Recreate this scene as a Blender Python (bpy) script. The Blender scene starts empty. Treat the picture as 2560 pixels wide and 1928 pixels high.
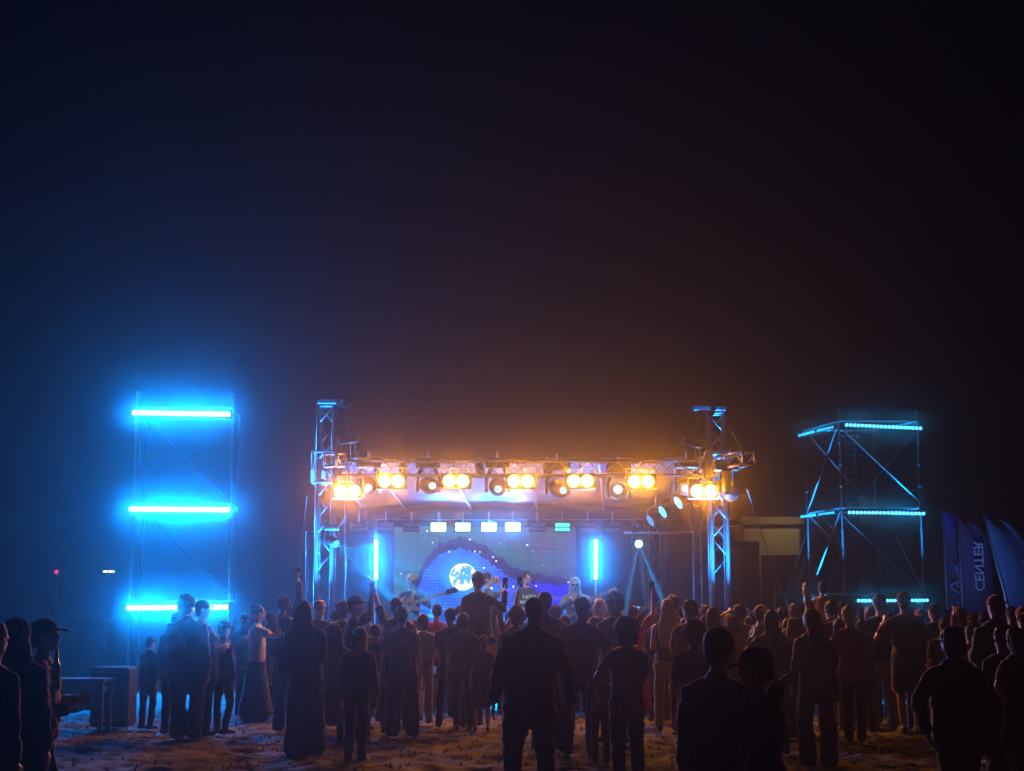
import bpy, bmesh, math, random
import numpy as np
from mathutils import Vector, Matrix, noise
random.seed(7)
S = bpy.context.scene; COL = S.collection
R = math.radians

# ------------------------------------------------------------------ camera
H0 = 1520.; F = 3800.; CZ = 1.62
TH = math.atan((H0 - 964) / F)
def P(px, py, Y):
    """a point of the place seen at photo pixel (px, py), Y metres away"""
    u = (px - 1280) / F; v = (964 - py) / F
    c, s = math.cos(TH), math.sin(TH)
    t = Y / (c - v * s)
    return Vector((t * u, Y, CZ + t * (s + v * c)))
cd = bpy.data.cameras.new('camera'); cam = bpy.data.objects.new('camera', cd); COL.objects.link(cam)
cam.location = (0, 0, CZ); cam.rotation_euler = (math.pi / 2 + TH, 0, 0)
cd.sensor_width = 36; cd.lens = 36 * F / 2560; cd.clip_end = 900; S.camera = cam
# ------------------------------------------------------------------ world (night)
w = bpy.data.worlds.new('World'); S.world = w; w.use_nodes = True
w.node_tree.nodes['Background'].inputs[0].default_value = (0.12, 0.3, 0.85, 1)
w.node_tree.nodes['Background'].inputs[1].default_value = 0.0012
S.view_settings.view_transform = 'Standard'; S.view_settings.look = 'None'
S.view_settings.exposure = 0; S.view_settings.gamma = 1
S.render.engine = 'CYCLES'
cy = S.cycles
cy.use_denoising = True
cy.denoiser = 'OPENIMAGEDENOISE'
cy.max_bounces = 4; cy.diffuse_bounces = 1; cy.glossy_bounces = 2; cy.volume_bounces = 0
cy.transparent_max_bounces = 8
cy.sample_clamp_indirect = 1.5; cy.sample_clamp_direct = 0
cy.caustics_reflective = False; cy.caustics_refractive = False
# ---- strengths of the show lights (W)
BLUE = (0.0, 0.24, 1.0); CYAN = (0.0, 0.42, 1.0); AMBER = (1.0, 0.32, 0.0)
E_LEFT = (250, 340, 320); E_RIGHT = 11; E_SIDE = 5; E_BLIND = 220; E_VBAR = 95; E_STROBE = 110
HAZE = ((0.0024, 0.9935), (0.0001, 0.9), (0.00095, 0.75))

# ------------------------------------------------------------------ materials
MATS = {}
def mat(name, col, rough=.7, metal=0., bump=0., bscale=40., var=0., em=None, es=0., spec=.5, sheen=0., vscale=8.):
    if name in MATS: return MATS[name]
    m = bpy.data.materials.new(name); m.use_nodes = True; nt = m.node_tree; b = nt.nodes['Principled BSDF']
    b.inputs['Base Color'].default_value = (*col, 1); b.inputs['Roughness'].default_value = rough
    b.inputs['Metallic'].default_value = metal; b.inputs['Specular IOR Level'].default_value = spec
    if sheen:
        b.inputs['Sheen Weight'].default_value = sheen; b.inputs['Sheen Roughness'].default_value = .35
        b.inputs['Sheen Tint'].default_value = (*[min(1, .45 + 1.2 * c) for c in col], 1)
    tc = nt.nodes.new('ShaderNodeTexCoord')
    if var:
        n = nt.nodes.new('ShaderNodeTexNoise'); n.inputs['Scale'].default_value = vscale; n.inputs['Detail'].default_value = 4
        r = nt.nodes.new('ShaderNodeValToRGB')
        r.color_ramp.elements[0].position = .3; r.color_ramp.elements[1].position = .7
        r.color_ramp.elements[0].color = (*[c * (1 - var) for c in col], 1)
        r.color_ramp.elements[1].color = (*[min(1, c * (1 + var)) for c in col], 1)
        nt.links.new(tc.outputs['Object'], n.inputs['Vector']); nt.links.new(n.outputs[0], r.inputs[0])
        nt.links.new(r.outputs[0], b.inputs['Base Color'])
    if bump:
        n = nt.nodes.new('ShaderNodeTexNoise'); n.inputs['Scale'].default_value = bscale; n.inputs['Detail'].default_value = 3
        bu = nt.nodes.new('ShaderNodeBump'); bu.inputs['Strength'].default_value = bump; bu.inputs['Distance'].default_value = .02
        nt.links.new(tc.outputs['Object'], n.inputs['Vector']); nt.links.new(n.outputs[0], bu.inputs['Height'])
        nt.links.new(bu.outputs[0], b.inputs['Normal'])
    if em:
        b.inputs['Emission Color'].default_value = (*em, 1); b.inputs['Emission Strength'].default_value = es
        m.cycles.emission_sampling = 'NONE'
    MATS[name] = m
    return m
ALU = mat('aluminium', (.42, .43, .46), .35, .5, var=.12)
STEEL = mat('galvanised_steel', (.42, .43, .44), .42, .5, var=.2, vscale=20)
BLACKM = mat('black_housing', (.018, .018, .02), .45, .1, var=.3)
BLACKC = mat('black_cloth', (.012, .012, .014), .9, bump=.3)
GREYB = mat('grey_casing', (.11, .11, .12), .5, .2, var=.2)
L_AMBER = mat('amber_lens', (.8, .5, .2), .3, em=(1, .45, .1), es=10)
L_BLUE = mat('blue_lens', (.1, .3, .6), .3, em=(.25, .72, 1.0), es=16)
L_CYAN = mat('cyan_lens', (.1, .5, .6), .3, em=(.12, .60, 1.0), es=2.6)
L_HEAD = mat('cyan_head_lens', (.1, .5, .6), .3, em=(.03, .8, 1.0), es=1.5)
L_CYAND = mat('dim_cyan_lens', (.1, .5, .6), .3, em=(.03, .55, .95), es=1.5)
L_GREEN = mat('green_lens', (.1, .6, .5), .3, em=(.02, .8, .6), es=1.6)
L_PAR = mat('par_lens', (.05, .2, .5), .3, em=(.03, .3, .95), es=1.1)
L_OFF = mat('dark_lens', (.25, .27, .3), .25, .1)
WHITE = mat('white_plastic', (.75, .75, .75), .5)

# ------------------------------------------------------------------ mesh builder
ORG = {}
def tag(o, label=None, cat=None, group=None, kind=None):
    if label: o['label'] = label
    if cat: o['category'] = cat
    if group: o['group'] = group
    if kind: o['kind'] = kind
    return o
def empty(name, loc, label=None, cat=None, group=None):
    o = bpy.data.objects.new(name, None); COL.objects.link(o); o.location = loc; o.empty_display_size = .1
    ORG[o.name] = Vector(loc)
    return tag(o, label, cat, group)
class MB:
    def __init__(s): s.v = []; s.f = []
    def add(s, vs, fs):
        k = len(s.v); s.v += [Vector(v) for v in vs]; s.f += [[i + k for i in f] for f in fs]; return s
    def box(s, a, b, M=None):
        a = Vector(a); b = Vector(b)
        vs = [Vector((x, y, z)) for x in (a.x, b.x) for y in (a.y, b.y) for z in (a.z, b.z)]
        if M: vs = [M @ v for v in vs]
        return s.add(vs, [(0, 1, 3, 2), (4, 6, 7, 5), (0, 4, 5, 1), (2, 3, 7, 6), (0, 2, 6, 4), (1, 5, 7, 3)])
    def cbox(s, c, size, M=None):
        c = Vector(c); h = Vector(size) / 2
        if M:
            T = Matrix.Translation(c) @ M.to_4x4(); return s.box(-h, h, T)
        return s.box(c - h, c + h)
    def loft(s, cs, rs, ref=(1, 0, 0), n=12, cap=True):
        cs = [Vector(c) for c in cs]; rs = [(r, r) if not isinstance(r, tuple) else r for r in rs]; ref = Vector(ref)
        rings = []
        ts = []
        for i in range(len(cs)):
            t = cs[min(i + 1, len(cs) - 1)] - cs[max(i - 1, 0)]
            if t.length < 1e-7: t = Vector((0, 0, 1))
            ts.append(t.normalized())
        if cap:
            m0 = min(rs[0]); m1 = min(rs[-1])
            cs = [cs[0] - ts[0] * m0 * .45] + cs + [cs[-1] + ts[-1] * m1 * .45]
            rs = [(rs[0][0] * .75, rs[0][1] * .75)] + rs + [(rs[-1][0] * .75, rs[-1][1] * .75)]
            ts = [ts[0]] + ts + [ts[-1]]
        vs = []
        for c, r, t in zip(cs, rs, ts):
            a = ref - t * ref.dot(t)
            if a.length < 1e-3: a = Vector((0, 1, 0)) - t * t.y
            a.normalize(); b = t.cross(a)
            vs += [c + a * (r[0] * math.cos(2 * math.pi * k / n)) + b * (r[1] * math.sin(2 * math.pi * k / n)) for k in range(n)]
        fs = [(i * n + k, i * n + (k + 1) % n, (i + 1) * n + (k + 1) % n, (i + 1) * n + k) for i in range(len(cs) - 1) for k in range(n)]
        L = len(vs); e0 = .2 if cap else 0
        vs += [cs[0] - ts[0] * min(rs[0]) * e0, cs[-1] + ts[-1] * min(rs[-1]) * e0]
        fs += [(L, (k + 1) % n, k) for k in range(n)]
        o = (len(cs) - 1) * n
        fs += [(L + 1, o + k, o + (k + 1) % n) for k in range(n)]
        return s.add(vs, fs)
    def tube(s, a, b, r, n=8, r2=None): return s.loft([a, b], [r, r if r2 is None else r2], n=n, cap=False)
    def path(s, pts, r, n=6): return s.loft(pts, [r] * len(pts), n=n, cap=False, ref=(.3, .8, .5))
    def ell(s, c, r, M=None, nu=12, nv=8):
        c = Vector(c); vs = []
        for j in range(1, nv):
            ph = math.pi * j / nv
            for i in range(nu):
                th = 2 * math.pi * i / nu
                vs.append(Vector((r[0] * math.sin(ph) * math.cos(th), r[1] * math.sin(ph) * math.sin(th), r[2] * math.cos(ph))))
        vs += [Vector((0, 0, r[2])), Vector((0, 0, -r[2]))]
        if M: vs = [M @ v for v in vs]
        vs = [v + c for v in vs]
        fs = [(j * nu + i, (j + 1) * nu + i, (j + 1) * nu + (i + 1) % nu, j * nu + (i + 1) % nu) for j in range(nv - 2) for i in range(nu)]
        T = (nv - 1) * nu
        fs += [(T, i, (i + 1) % nu) for i in range(nu)] + [(T + 1, (nv - 2) * nu + (i + 1) % nu, (nv - 2) * nu + i) for i in range(nu)]
        return s.add(vs, fs)
    def prism(s, pts, y0, y1, M=None):
        n = len(pts)
        vs = [Vector((p[0], y0, p[1])) for p in pts] + [Vector((p[0], y1, p[1])) for p in pts]
        if M: vs = [M @ v for v in vs]
        fs = [list(range(n)), list(range(2 * n - 1, n - 1, -1))] + [(i, i + n, (i + 1) % n + n, (i + 1) % n) for i in range(n)]
        return s.add(vs, fs)
    def mesh(s, name, org=(0, 0, 0)):
        me = bpy.data.meshes.new(name); o = Vector(org)
        me.from_pydata([tuple(v - o) for v in s.v], [], s.f); me.update()
        bm = bmesh.new(); bm.from_mesh(me); bmesh.ops.recalc_face_normals(bm, faces=bm.faces); bm.to_mesh(me); bm.free()
        return me
    def build(s, name, m, parent=None, smooth=False, bevel=0, loc=None):
        org = ORG[parent.name] if parent is not None else (Vector(loc) if loc is not None else Vector((0, 0, 0)))
        me = s.mesh(name, org)
        if m: me.materials.append(m)
        if bevel:
            bm = bmesh.new(); bm.from_mesh(me)
            bmesh.ops.bevel(bm, geom=list(bm.edges), offset=bevel, segments=1, affect='EDGES'); bm.to_mesh(me); bm.free()
        if smooth:
            for p in me.polygons: p.use_smooth = True
        o = bpy.data.objects.new(name, me); COL.objects.link(o)
        if parent is not None: o.parent = parent
        elif loc is not None: o.location = loc
        ORG[o.name] = org.copy()
        return o
def rod(name, a, b, r, m, parent, n=8):
    return MB().tube(a, b, r, n).build(name, m, parent, smooth=True)
def inst(me, name, loc, parent, rot=None, m=None, scale=None):
    o = bpy.data.objects.new(name, me); COL.objects.link(o); o.parent = parent
    o.location = Vector(loc) - ORG[parent.name]; ORG[o.name] = Vector(loc)
    if rot is not None: o.rotation_euler = rot
    if scale: o.scale = scale
    if m:
        o.material_slots[0].link = 'OBJECT'; o.material_slots[0].material = m
    return o
def aim(d): return Vector(d).to_track_quat('-Z', 'Y').to_euler()
def spot(p, col, e, d=(0, -1, -.1), ang=172, r=0, parent=None, blend=1.):
    l = bpy.data.lights.new('lamp', 'SPOT'); l.color = col; l.energy = e; l.spot_size = R(ang); l.spot_blend = blend; l.shadow_soft_size = r
    o = bpy.data.objects.new('lamp', l); COL.objects.link(o)
    o.location = Vector(p) - (ORG[parent.name] if parent is not None else Vector((0, 0, 0))); o.rotation_euler = aim(d)
    if parent is not None: o.parent = parent
    return o
def link_rods(name, pairs, r, m, parent, stuff=True, n=5):
    mb = MB()
    for a, b in pairs: mb.tube(a, b, r, n)
    o = mb.build(name, m, parent, smooth=True)
    if stuff: o['kind'] = 'stuff'
    return o

# ------------------------------------------------------------------ ground
def ground():
    xs = list(np.arange(-9, 9.01, .07)); ys = list(np.arange(10.5, 24.5, .07))
    xs = [-118, -80, -50, -30, -20, -14, -10.5] + xs + [10.5, 14, 20, 30, 50, 80, 118]
    ys = [-4, 2, 5, 8] + ys + [26, 28, 30, 33, 38, 45, 60, 80, 110, 150, 200, 248]
    nx, ny = len(xs), len(ys); vs = []
    for y in ys:
        for x in xs:
            q = Vector((x, y, 0))
            z = .03 * noise.noise(q * 1.3) + .04 * noise.noise(Vector((x * 2.2, y * 3.4, 3))) + .04 * noise.noise(Vector((x * 4.5, y * 7, 9))) + .02 * noise.noise(Vector((x * 8, y * 11, 5)))
            z -= .03
            f_ = noise.noise(Vector((x * 3.1, y * 3.1, 21)))
            if f_ > .18: z -= min(.03, (f_ - .18) * .25)
            if not (-9 <= x <= 9 and 10.5 <= y <= 24.5): z = -.03
            vs.append((x, y, z))
    fs = [(j * nx + i, j * nx + i + 1, (j + 1) * nx + i + 1, (j + 1) * nx + i) for j in range(ny - 1) for i in range(nx - 1)]
    me = bpy.data.meshes.new('ground'); me.from_pydata(vs, [], fs)
    for p in me.polygons: p.use_smooth = True
    m = mat('trampled_sand', (.16, .14, .118), .95, bump=1., bscale=7, var=.5, vscale=3., spec=.15)
    me.materials.append(m); o = bpy.data.objects.new('ground', me); COL.objects.link(o); o['kind'] = 'structure'
ground()
# ------------------------------------------------------------------ haze
hm = bpy.data.materials.new('haze'); hm.use_nodes = True; nt = hm.node_tree; nt.nodes.clear()
out = nt.nodes.new('ShaderNodeOutputMaterial'); prev = None
for k, (dn_, g_) in enumerate(HAZE):      # strongest forward medium added to imitate lens bloom, wider ones are haze, same box
    pv = nt.nodes.new('ShaderNodeVolumePrincipled'); pv.inputs['Color'].default_value = (.92, .92, .95, 1)
    pv.inputs['Density'].default_value = dn_; pv.inputs['Anisotropy'].default_value = g_
    if prev is None: prev = pv.outputs[0]
    else:
        ad = nt.nodes.new('ShaderNodeAddShader'); nt.links.new(prev, ad.inputs[0]); nt.links.new(pv.outputs[0], ad.inputs[1]); prev = ad.outputs[0]
nt.links.new(prev, out.inputs['Volume'])
hz = MB().box((-120, -6, -1.2), (120, 250, 16)).build('haze', hm); hz['kind'] = 'stuff'

# ------------------------------------------------------------------ trusses
def box_truss(name, a, b, size, label, cat, group=None, up=(0, 0, 1), sub=.3, m=None, rc=.025, rb=.009, parent=None):
    """square truss from a to b: four chords, bracing, two end frames"""
    m = m or ALU
    a = Vector(a); b = Vector(b); t = (b - a).normalized(); L = (b - a).length
    u = Vector(up); u = (u - t * u.dot(t))
    if u.length < 1e-3: u = Vector((0, 1, 0)) - t * t.y
    u.normalize(); v = t.cross(u); h = size / 2 - rc
    root = parent if parent is not None else empty(name, a, label, cat, group)
    cor = [u * h + v * h, u * h - v * h, -u * h - v * h, -u * h + v * h]
    for c in cor: rod('chord', a + c, b + c, rc, m, root)
    n = max(2, round(L / sub)); pairs = []
    for k in range(4):
        c0 = cor[k]; c1 = cor[(k + 1) % 4]
        for i in range(n):
            p0 = a + t * (L * i / n); p1 = a + t * (L * (i + 1) / n)
            if i % 2 == 0: pairs.append((p0 + c0, p1 + c1))
            else: pairs.append((p0 + c1, p1 + c0))
            if size < .22: pairs.append((p0 + c1, p1 + c0) if i % 2 == 0 else (p0 + c0, p1 + c1))
    link_rods('bracing', pairs, rb, m, root)
    for p in (a, b):
        mb = MB()
        for k in range(4): mb.tube(p + cor[k], p + cor[(k + 1) % 4], rc * .8, 6)
        mb.build('end_frame', m, root, smooth=True)
    return root

D0 = 25.
XL = P(810, 1500, D0).x; XR = P(1800, 1500, D0).x
TOPL = P(810, 1014, D0).z; TOPR = P(1800, 1031, D0).z
for X, top, lab, sgn in ((XL, TOPL, 'tall truss tower lit blue at the left of the stage', 1), (XR, TOPR, 'tall truss tower lit blue at the right of the stage', -1)):
    root = box_truss('truss_tower', (X, D0, .08), (X, D0, top - .02), .32, lab, 'truss', 'tall blue lit truss towers', up=(0, 1, 0), rc=.033, rb=.007)
    MB().cbox((X, D0, .04), (.6, .6, .07)).build('base_plate', STEEL, root, bevel=.01)
    # head block with a short arm towards the stage
    mb = MB(); mb.cbox((X + sgn * .12, D0, top + .05), (.56, .34, .09)); mb.build('head_block', GREYB, root, bevel=.015)
    mb = MB(); mb.loft([(X + sgn * .3, D0 - .03, top + .03), (X + sgn * .3, D0 + .03, top + .03)], [.07, .07], n=12, cap=False).build('pulley', STEEL, root)
    # sleeve block that carries the horizontal truss
    zt = P(0, 1172, D0).z
    mb = MB()
    for dx in (-.2, .2):
        for dy in (-.2, .2): mb.tube((X + dx, D0 + dy, zt - .24), (X + dx, D0 + dy, zt + .26), .022, 6)
    for z in (zt - .24, zt + .26):
        for (p, q) in (((-.2, -.2), (.2, -.2)), ((.2, -.2), (.2, .2)), ((.2, .2), (-.2, .2)), ((-.2, .2), (-.2, -.2))):
            mb.tube((X + p[0], D0 + p[1], z), (X + q[0], D0 + q[1], z), .022, 6)
    mb.build('sleeve_block', ALU, root, smooth=True)
    # uplighter clamped at the foot
    f = MB(); c = Vector((X - sgn * .02, D0 - 1.05, .12))
    f.loft([c, c + Vector((0, .05, .2))], [.09, .1], n=12).build('uplighter', BLACKM, root, smooth=True)
    spot((X, D0 - .98, .42), (0, .27, 1), 12000, d=(0, .24, 1), ang=30, parent=root)
ZT = P(0, 1172, D0).z
# horizontal front truss, carries on past both towers
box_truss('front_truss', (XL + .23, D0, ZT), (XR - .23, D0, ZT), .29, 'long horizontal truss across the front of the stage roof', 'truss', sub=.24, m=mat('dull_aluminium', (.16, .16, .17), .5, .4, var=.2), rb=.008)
box_truss('truss_end', P(1800, 1160, D0 - .25) , P(1872, 1144, D0 - 1.3), .25, 'short truss stub sticking out right of the right tower', 'truss', sub=.25)
box_truss('truss_end', P(850, 1150, D0 - .3), P(826, 1150, D0 - .9), .25, 'short truss stub beside the left tower', 'truss', sub=.25)
# side trusses running back and the rear truss
box_truss('side_truss', (XL, D0 + .25, ZT), (XL + .15, 30, ZT - .1), .25, 'horizontal truss running back from the left tower', 'truss', 'side trusses of the roof', sub=.4)
box_truss('side_truss', (XR, D0 + .25, ZT), (XR - .15, 30, ZT - .1), .25, 'horizontal truss running back from the right tower', 'truss', 'side trusses of the roof', sub=.4)
zr = P(0, 1284, 30).z
box_truss('rear_truss', (XL + .2, 30, zr), (XR - .2, 30, zr), .22, 'dark rear truss above the led screen', 'truss', sub=.3)
# slim side towers
box_truss('side_tower', P(777, 1760, 27) * 1, (P(777, 1500, 27).x, 27, P(0, 1330, 27).z), .2, 'slim grey truss mast left of the left tower', 'truss', up=(0, 1, 0), sub=.2, rc=.016, rb=.007)
box_truss('side_tower', (P(1746, 1500, 27).x, 27, 0), (P(1746, 1500, 27).x, 27, P(0, 1262, 27).z), .17, 'slim truss mast just left of the right tower', 'truss', up=(0, 1, 0), sub=.4, rc=.014, rb=.005)
box_truss('side_tower', (P(1638, 1500, 30).x, 30, 0), (P(1638, 1500, 30).x, 30, P(0, 1300, 30).z), .27, 'rear truss mast behind the right moving head', 'truss', up=(0, 1, 0), sub=.3, rc=.018, rb=.007)
po = empty('cable_pole', P(863, 1700, 26.5)); tag(po, 'thin upright pole inside the left edge of the stage', 'pole')
rod('tube', P(863, 1720, 26.5), P(863, 1240, 26.5), .012, STEEL, po)
MB().tube(P(852, 1312, 26.4), P(868, 1288, 26.4), .012, 6).build('handle', STEEL, po)

# chain hoists
for (cx, cy_, tx, ty, tilt, lab) in ((872, 1099, 862, 1020, -8, 'white chain hoist hanging beside the left tower'), (1734, 1107, 1747, 1036, 14, 'white chain hoist hanging beside the right tower')):
    c = P(cx, cy_, D0 + .1); t = P(tx, ty, D0)
    h = empty('chain_hoist', c, lab, 'hoist', 'chain hoists')
    M = Matrix.Rotation(R(tilt), 3, 'Y')
    MB().cbox(c, (.36, .2, .13), M).build('motor_body', mat('hoist_casing', (.4, .4, .42), .5, .3, var=.2), h, bevel=.02)
    MB().tube(c + Vector((0, 0, .05)), t, .009, 5).build('chain', STEEL, h)
    MB().tube(c + Vector((.02, 0, -.05)), c + Vector((.06, 0, -.72)), .01, 5).build('hook_chain', STEEL, h)
    MB().loft([c + Vector((.14, 0, -.06)), c + Vector((.15, 0, -.2))], [.045, .05], n=10).build('chain_bag', BLACKC, h)
# guy wires
for a, b, lab in (((768, 1240, 25.2), (728, 1560, 26), 'guy wire running down from the left tower'), ((1868, 1225, 25), (1962, 1510, 27), 'guy wire running down from the right tower'), ((1826, 1075, 25), (1868, 1140, 24), 'short stay wire above the truss stub')):
    wv = MB().tube(P(*a), P(*b), .007, 5).build('guy_wire', STEEL); tag(wv, lab, 'wire')

# ------------------------------------------------------------------ roof canopy and drapes
def sheet(name, fn, nu, nv, m, thick=.01, label=None, cat=None, parent=None):
    vs = [fn(i / nu, j / nv) for j in range(nv + 1) for i in range(nu + 1)]
    fs = [(j * (nu + 1) + i, j * (nu + 1) + i + 1, (j + 1) * (nu + 1) + i + 1, (j + 1) * (nu + 1) + i) for j in range(nv) for i in range(nu)]
    mb = MB(); mb.add(vs, fs)
    o = mb.build(name, m, parent, smooth=True)
    md = o.modifiers.new('t', 'SOLIDIFY'); md.thickness = thick
    return tag(o, label, cat)
zf = P(0, 1146, D0 + .2).z; zb = P(0, 1270, 29.9).z
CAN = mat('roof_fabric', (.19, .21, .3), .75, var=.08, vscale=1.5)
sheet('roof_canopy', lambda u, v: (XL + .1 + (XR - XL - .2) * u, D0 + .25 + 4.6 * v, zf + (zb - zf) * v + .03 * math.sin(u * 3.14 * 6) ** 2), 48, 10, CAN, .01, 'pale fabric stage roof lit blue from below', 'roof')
for k in range(5):
    x = XL + (XR - XL) * (k + .5) / 5
    b_ = MB().tube((x, D0 + .3, zf - .06), (x + .35, 29.8, zb - .06), .02, 6).build('roof_beam', ALU, None, loc=(x, D0 + .3, zf - .06))
    tag(b_, 'thin metal rafter under the pale stage roof', 'beam', 'rafters under the stage roof')
def drape(u, v, x0, x1, y, z0, z1, amp=.06, fr=60):
    return (x0 + (x1 - x0) * u, y + amp * math.sin(u * fr) * (1 - .3 * v) + amp * .5 * math.sin(u * fr * 2.3 + 1), z0 + (z1 - z0) * v)
sheet('backdrop_curtain', lambda u, v: drape(u, v, XL + .25, XR - .25, 30.55, .5, zr - .1), 260, 2, mat('grey_drape', (.05, .052, .06), .9), .01, 'dark pleated curtain behind the led screen', 'curtain')
sheet('top_pelmet', lambda u, v: drape(u, v, XL + .2, XR - .2, 29.75, zr - .13, zr + .14, .015, 80), 120, 1, mat('brown_pelmet', (.09, .08, .075), .9), .01, 'dark cloth band hung along the rear truss', 'curtain')

# ------------------------------------------------------------------ stage deck
st = empty('stage', (0, D0, 0), 'low stage platform with grey front panels', 'stage')
x0, x1 = XL + .3, XR - .3
deckm = mat('stage_ply', (.05, .045, .04), .7, var=.3)
nx = 3
for i in range(6):
    for j in range(3):
        a = (x0 + (x1 - x0) * i / 6 + .004, D0 + .45 + 1.9 * j, .47); b = (x0 + (x1 - x0) * (i + 1) / 6 - .004, D0 + .45 + 1.9 * (j + 1) - .008, .55)
        MB().box(a, b).build('deck_panel', deckm, st)
for i in range(6):
    a = (x0 + (x1 - x0) * i / 6 + .006, D0 + .42, .0); b = (x0 + (x1 - x0) * (i + 1) / 6 - .006, D0 + .44, .465)
    MB().box(a, b).build('front_panel', mat('skirt_panel', (.2, .22, .26), .5, var=.2), st)
for i in range(7):
    for j in range(2):
        x = min(max(x0 + (x1 - x0) * i / 6, x0 + .05), x1 - .05)
        MB().tube((x, D0 + .6 + j * 4.8, 0), (x, D0 + .6 + j * 4.8, .47), .024, 6).build('leg', STEEL, st)

# ------------------------------------------------------------------ led screen (content drawn per pixel)
SX0, SX1, SZ0, SZ1, SY = P(984, 1500, 30).x, P(1440, 1500, 30).x, .58, P(0, 1318, 30).z, 30.
NXP, NYP, NP = 8, 6, 36
rng = np.random.default_rng(3)
W_, H_ = NXP * NP, NYP * NP
def vnoise(shape, cells, seed):
    r = np.random.default_rng(seed); g = r.random((cells + 2, cells * 2 + 2))
    y = np.linspace(0, cells, shape[0], endpoint=False); x = np.linspace(0, cells * 2, shape[1], endpoint=False)
    yi = y.astype(int); xi = x.astype(int); yf = (y - yi)[:, None]; xf = (x - xi)[None, :]
    yf = yf * yf * (3 - 2 * yf); xf = xf * xf * (3 - 2 * xf)
    A = g[yi][:, xi]; B = g[yi][:, xi + 1]; C = g[yi + 1][:, xi]; D = g[yi + 1][:, xi + 1]
    return A * (1 - yf) * (1 - xf) + B * (1 - yf) * xf + C * yf * (1 - xf) + D * yf * xf
def screen_image():
    px = np.linspace(984, 1440, W_)[None, :] * np.ones((H_, 1))
    py = np.linspace(1318, 1318 + (SZ1 - SZ0) / 30 * F, H_)[:, None] * np.ones((1, W_))
    n1 = vnoise((H_, W_), 5, 1); n2 = vnoise((H_, W_), 12, 2); n3 = vnoise((H_, W_), 28, 4); fb = n1 * .5 + n2 * .3 + n3 * .2
    img = np.zeros((H_, W_, 3))
    sky = np.array([.02, .085, .11]); sky2 = np.array([.05, .035, .095])
    t = np.clip((px - 1150) / 350 + (fb - .5) * 1.2 - (py - 1318) / 500, 0, 1)[..., None]
    img[:] = sky * (1 - t) + sky2 * t
    xa = np.array([984, 1010, 1040, 1065, 1095, 1150, 1200, 1240, 1280, 1330, 1380, 1440])
    ya = np.array([1500, 1480, 1445, 1395, 1360, 1342, 1356, 1385, 1416, 1430, 1440, 1446])
    outer = np.interp(px, xa, ya) + (n3 - .5) * 12
    inner = np.interp(px, [984, 1030, 1060, 1095, 1150, 1195, 1240, 1280, 1330, 1440], [1530, 1500, 1430, 1385, 1368, 1384, 1418, 1446, 1456, 1462]) + (n3 - .5) * 8
    cloud = np.array([.014, .01, .08]) * (0.6 + .9 * n2)[..., None]
    img = np.where((py > outer)[..., None], cloud, img)
    r = np.hypot(px - 1155, (py - 1440)); rr0 = r
    g = np.clip(1 - r / 190, 0, 1)[..., None]
    inn = np.array([.02, .01, .62]) * (1 - g) + np.array([.0, .17, .85]) * g
    inn = inn * (.75 + .5 * n1)[..., None]
    stripe = (np.sin(py * .85 + 1.5 * n1) > .25)[..., None] & ((n2 > .3)[..., None])
    inn = np.where(stripe, inn * .5, inn * 1.12)
    band2 = (np.abs(py - inner - 26 - 14 * n1) < 5)[..., None] & (rr0 > 60)[..., None]
    inn = np.where(band2, inn * .6 + np.array([.05, .03, .25]), inn)
    img = np.where((py > inner)[..., None], inn, img)
    # water at the bottom
    wy = 1510
    k = np.clip((py - wy) / 20, 0, 1)[..., None]
    wav = np.abs(np.sin(py * .16 + 5 * n1 + 2.2 * np.sin(px * .02))) ** 30 * (n2 > .4)
    wav2 = np.abs(np.sin(py * .11 - 4 * n2 - 1.8 * np.sin(px * .027 + 1))) ** 34 * (n1 > .45)
    wat = np.array([.0, .08, .6])[None, None] * (.5 + .6 * n2)[..., None] + np.array([.0, .5, .9])[None, None] * (np.maximum(wav, wav2) * .9)[..., None]
    img = img * (1 - k) + wat * k
    # moon
    mr = 33.5; rr = np.hypot(px - 1157, py - 1441)
    cr = (vnoise((H_, W_), 22, 8) * .55 + vnoise((H_, W_), 50, 9) * .45)
    shade = (-(py - 1446) * .75 - (px - 1157) * .35) / mr
    dark = (cr + .14 * shade > .52) & (shade > -.45) & (py > 1414) & (rr < mr * .93)
    moon = np.where(dark[..., None], np.array([.06, .3, .7]), np.array([.8, .88, 1.0]) * 1.0)
    img = np.where((rr < mr)[..., None], moon, img)
    halo = np.clip(1 - (rr - mr) / 26, 0, 1)[..., None] * (rr >= mr)[..., None] * (py > inner)[..., None]
    img = img + halo * np.array([0, .1, .12])
    # stars
    for _ in range(95):
        i = int(rng.integers(2, H_ * .72)); j = int(rng.integers(2, W_ - 3)); b = rng.random() ** 3
        if rr[i, j] < mr + 3: continue
        c = np.array([.75, .7, 1.0]) * (.35 + 2.6 * b)
        img[i, j] = c
        if b > .35: img[i, j + 1] = c; img[i + 1, j] = c; img[i + 1, j + 1] = c
    return img[::-1]
IMG = screen_image()
sm = bpy.data.materials.new('led_content'); sm.use_nodes = True; nt = sm.node_tree; nt.nodes.clear()
o_ = nt.nodes.new('ShaderNodeOutputMaterial'); e_ = nt.nodes.new('ShaderNodeEmission'); a_ = nt.nodes.new('ShaderNodeAttribute'); a_.attribute_name = 'Col'
nt.links.new(a_.outputs['Color'], e_.inputs['Color']); e_.inputs['Strength'].default_value = 1.75; nt.links.new(e_.outputs[0], o_.inputs['Surface'])
sm.cycles.emission_sampling = 'NONE'
scr = empty('led_screen', ((SX0 + SX1) / 2, SY, SZ0), 'large led screen showing a moon over blue water', 'screen')
MB().box((SX0 - .02, SY + .03, SZ0 - .02), (SX1 + .02, SY + .12, SZ1 + .02)).build('frame', BLACKM, scr)
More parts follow.
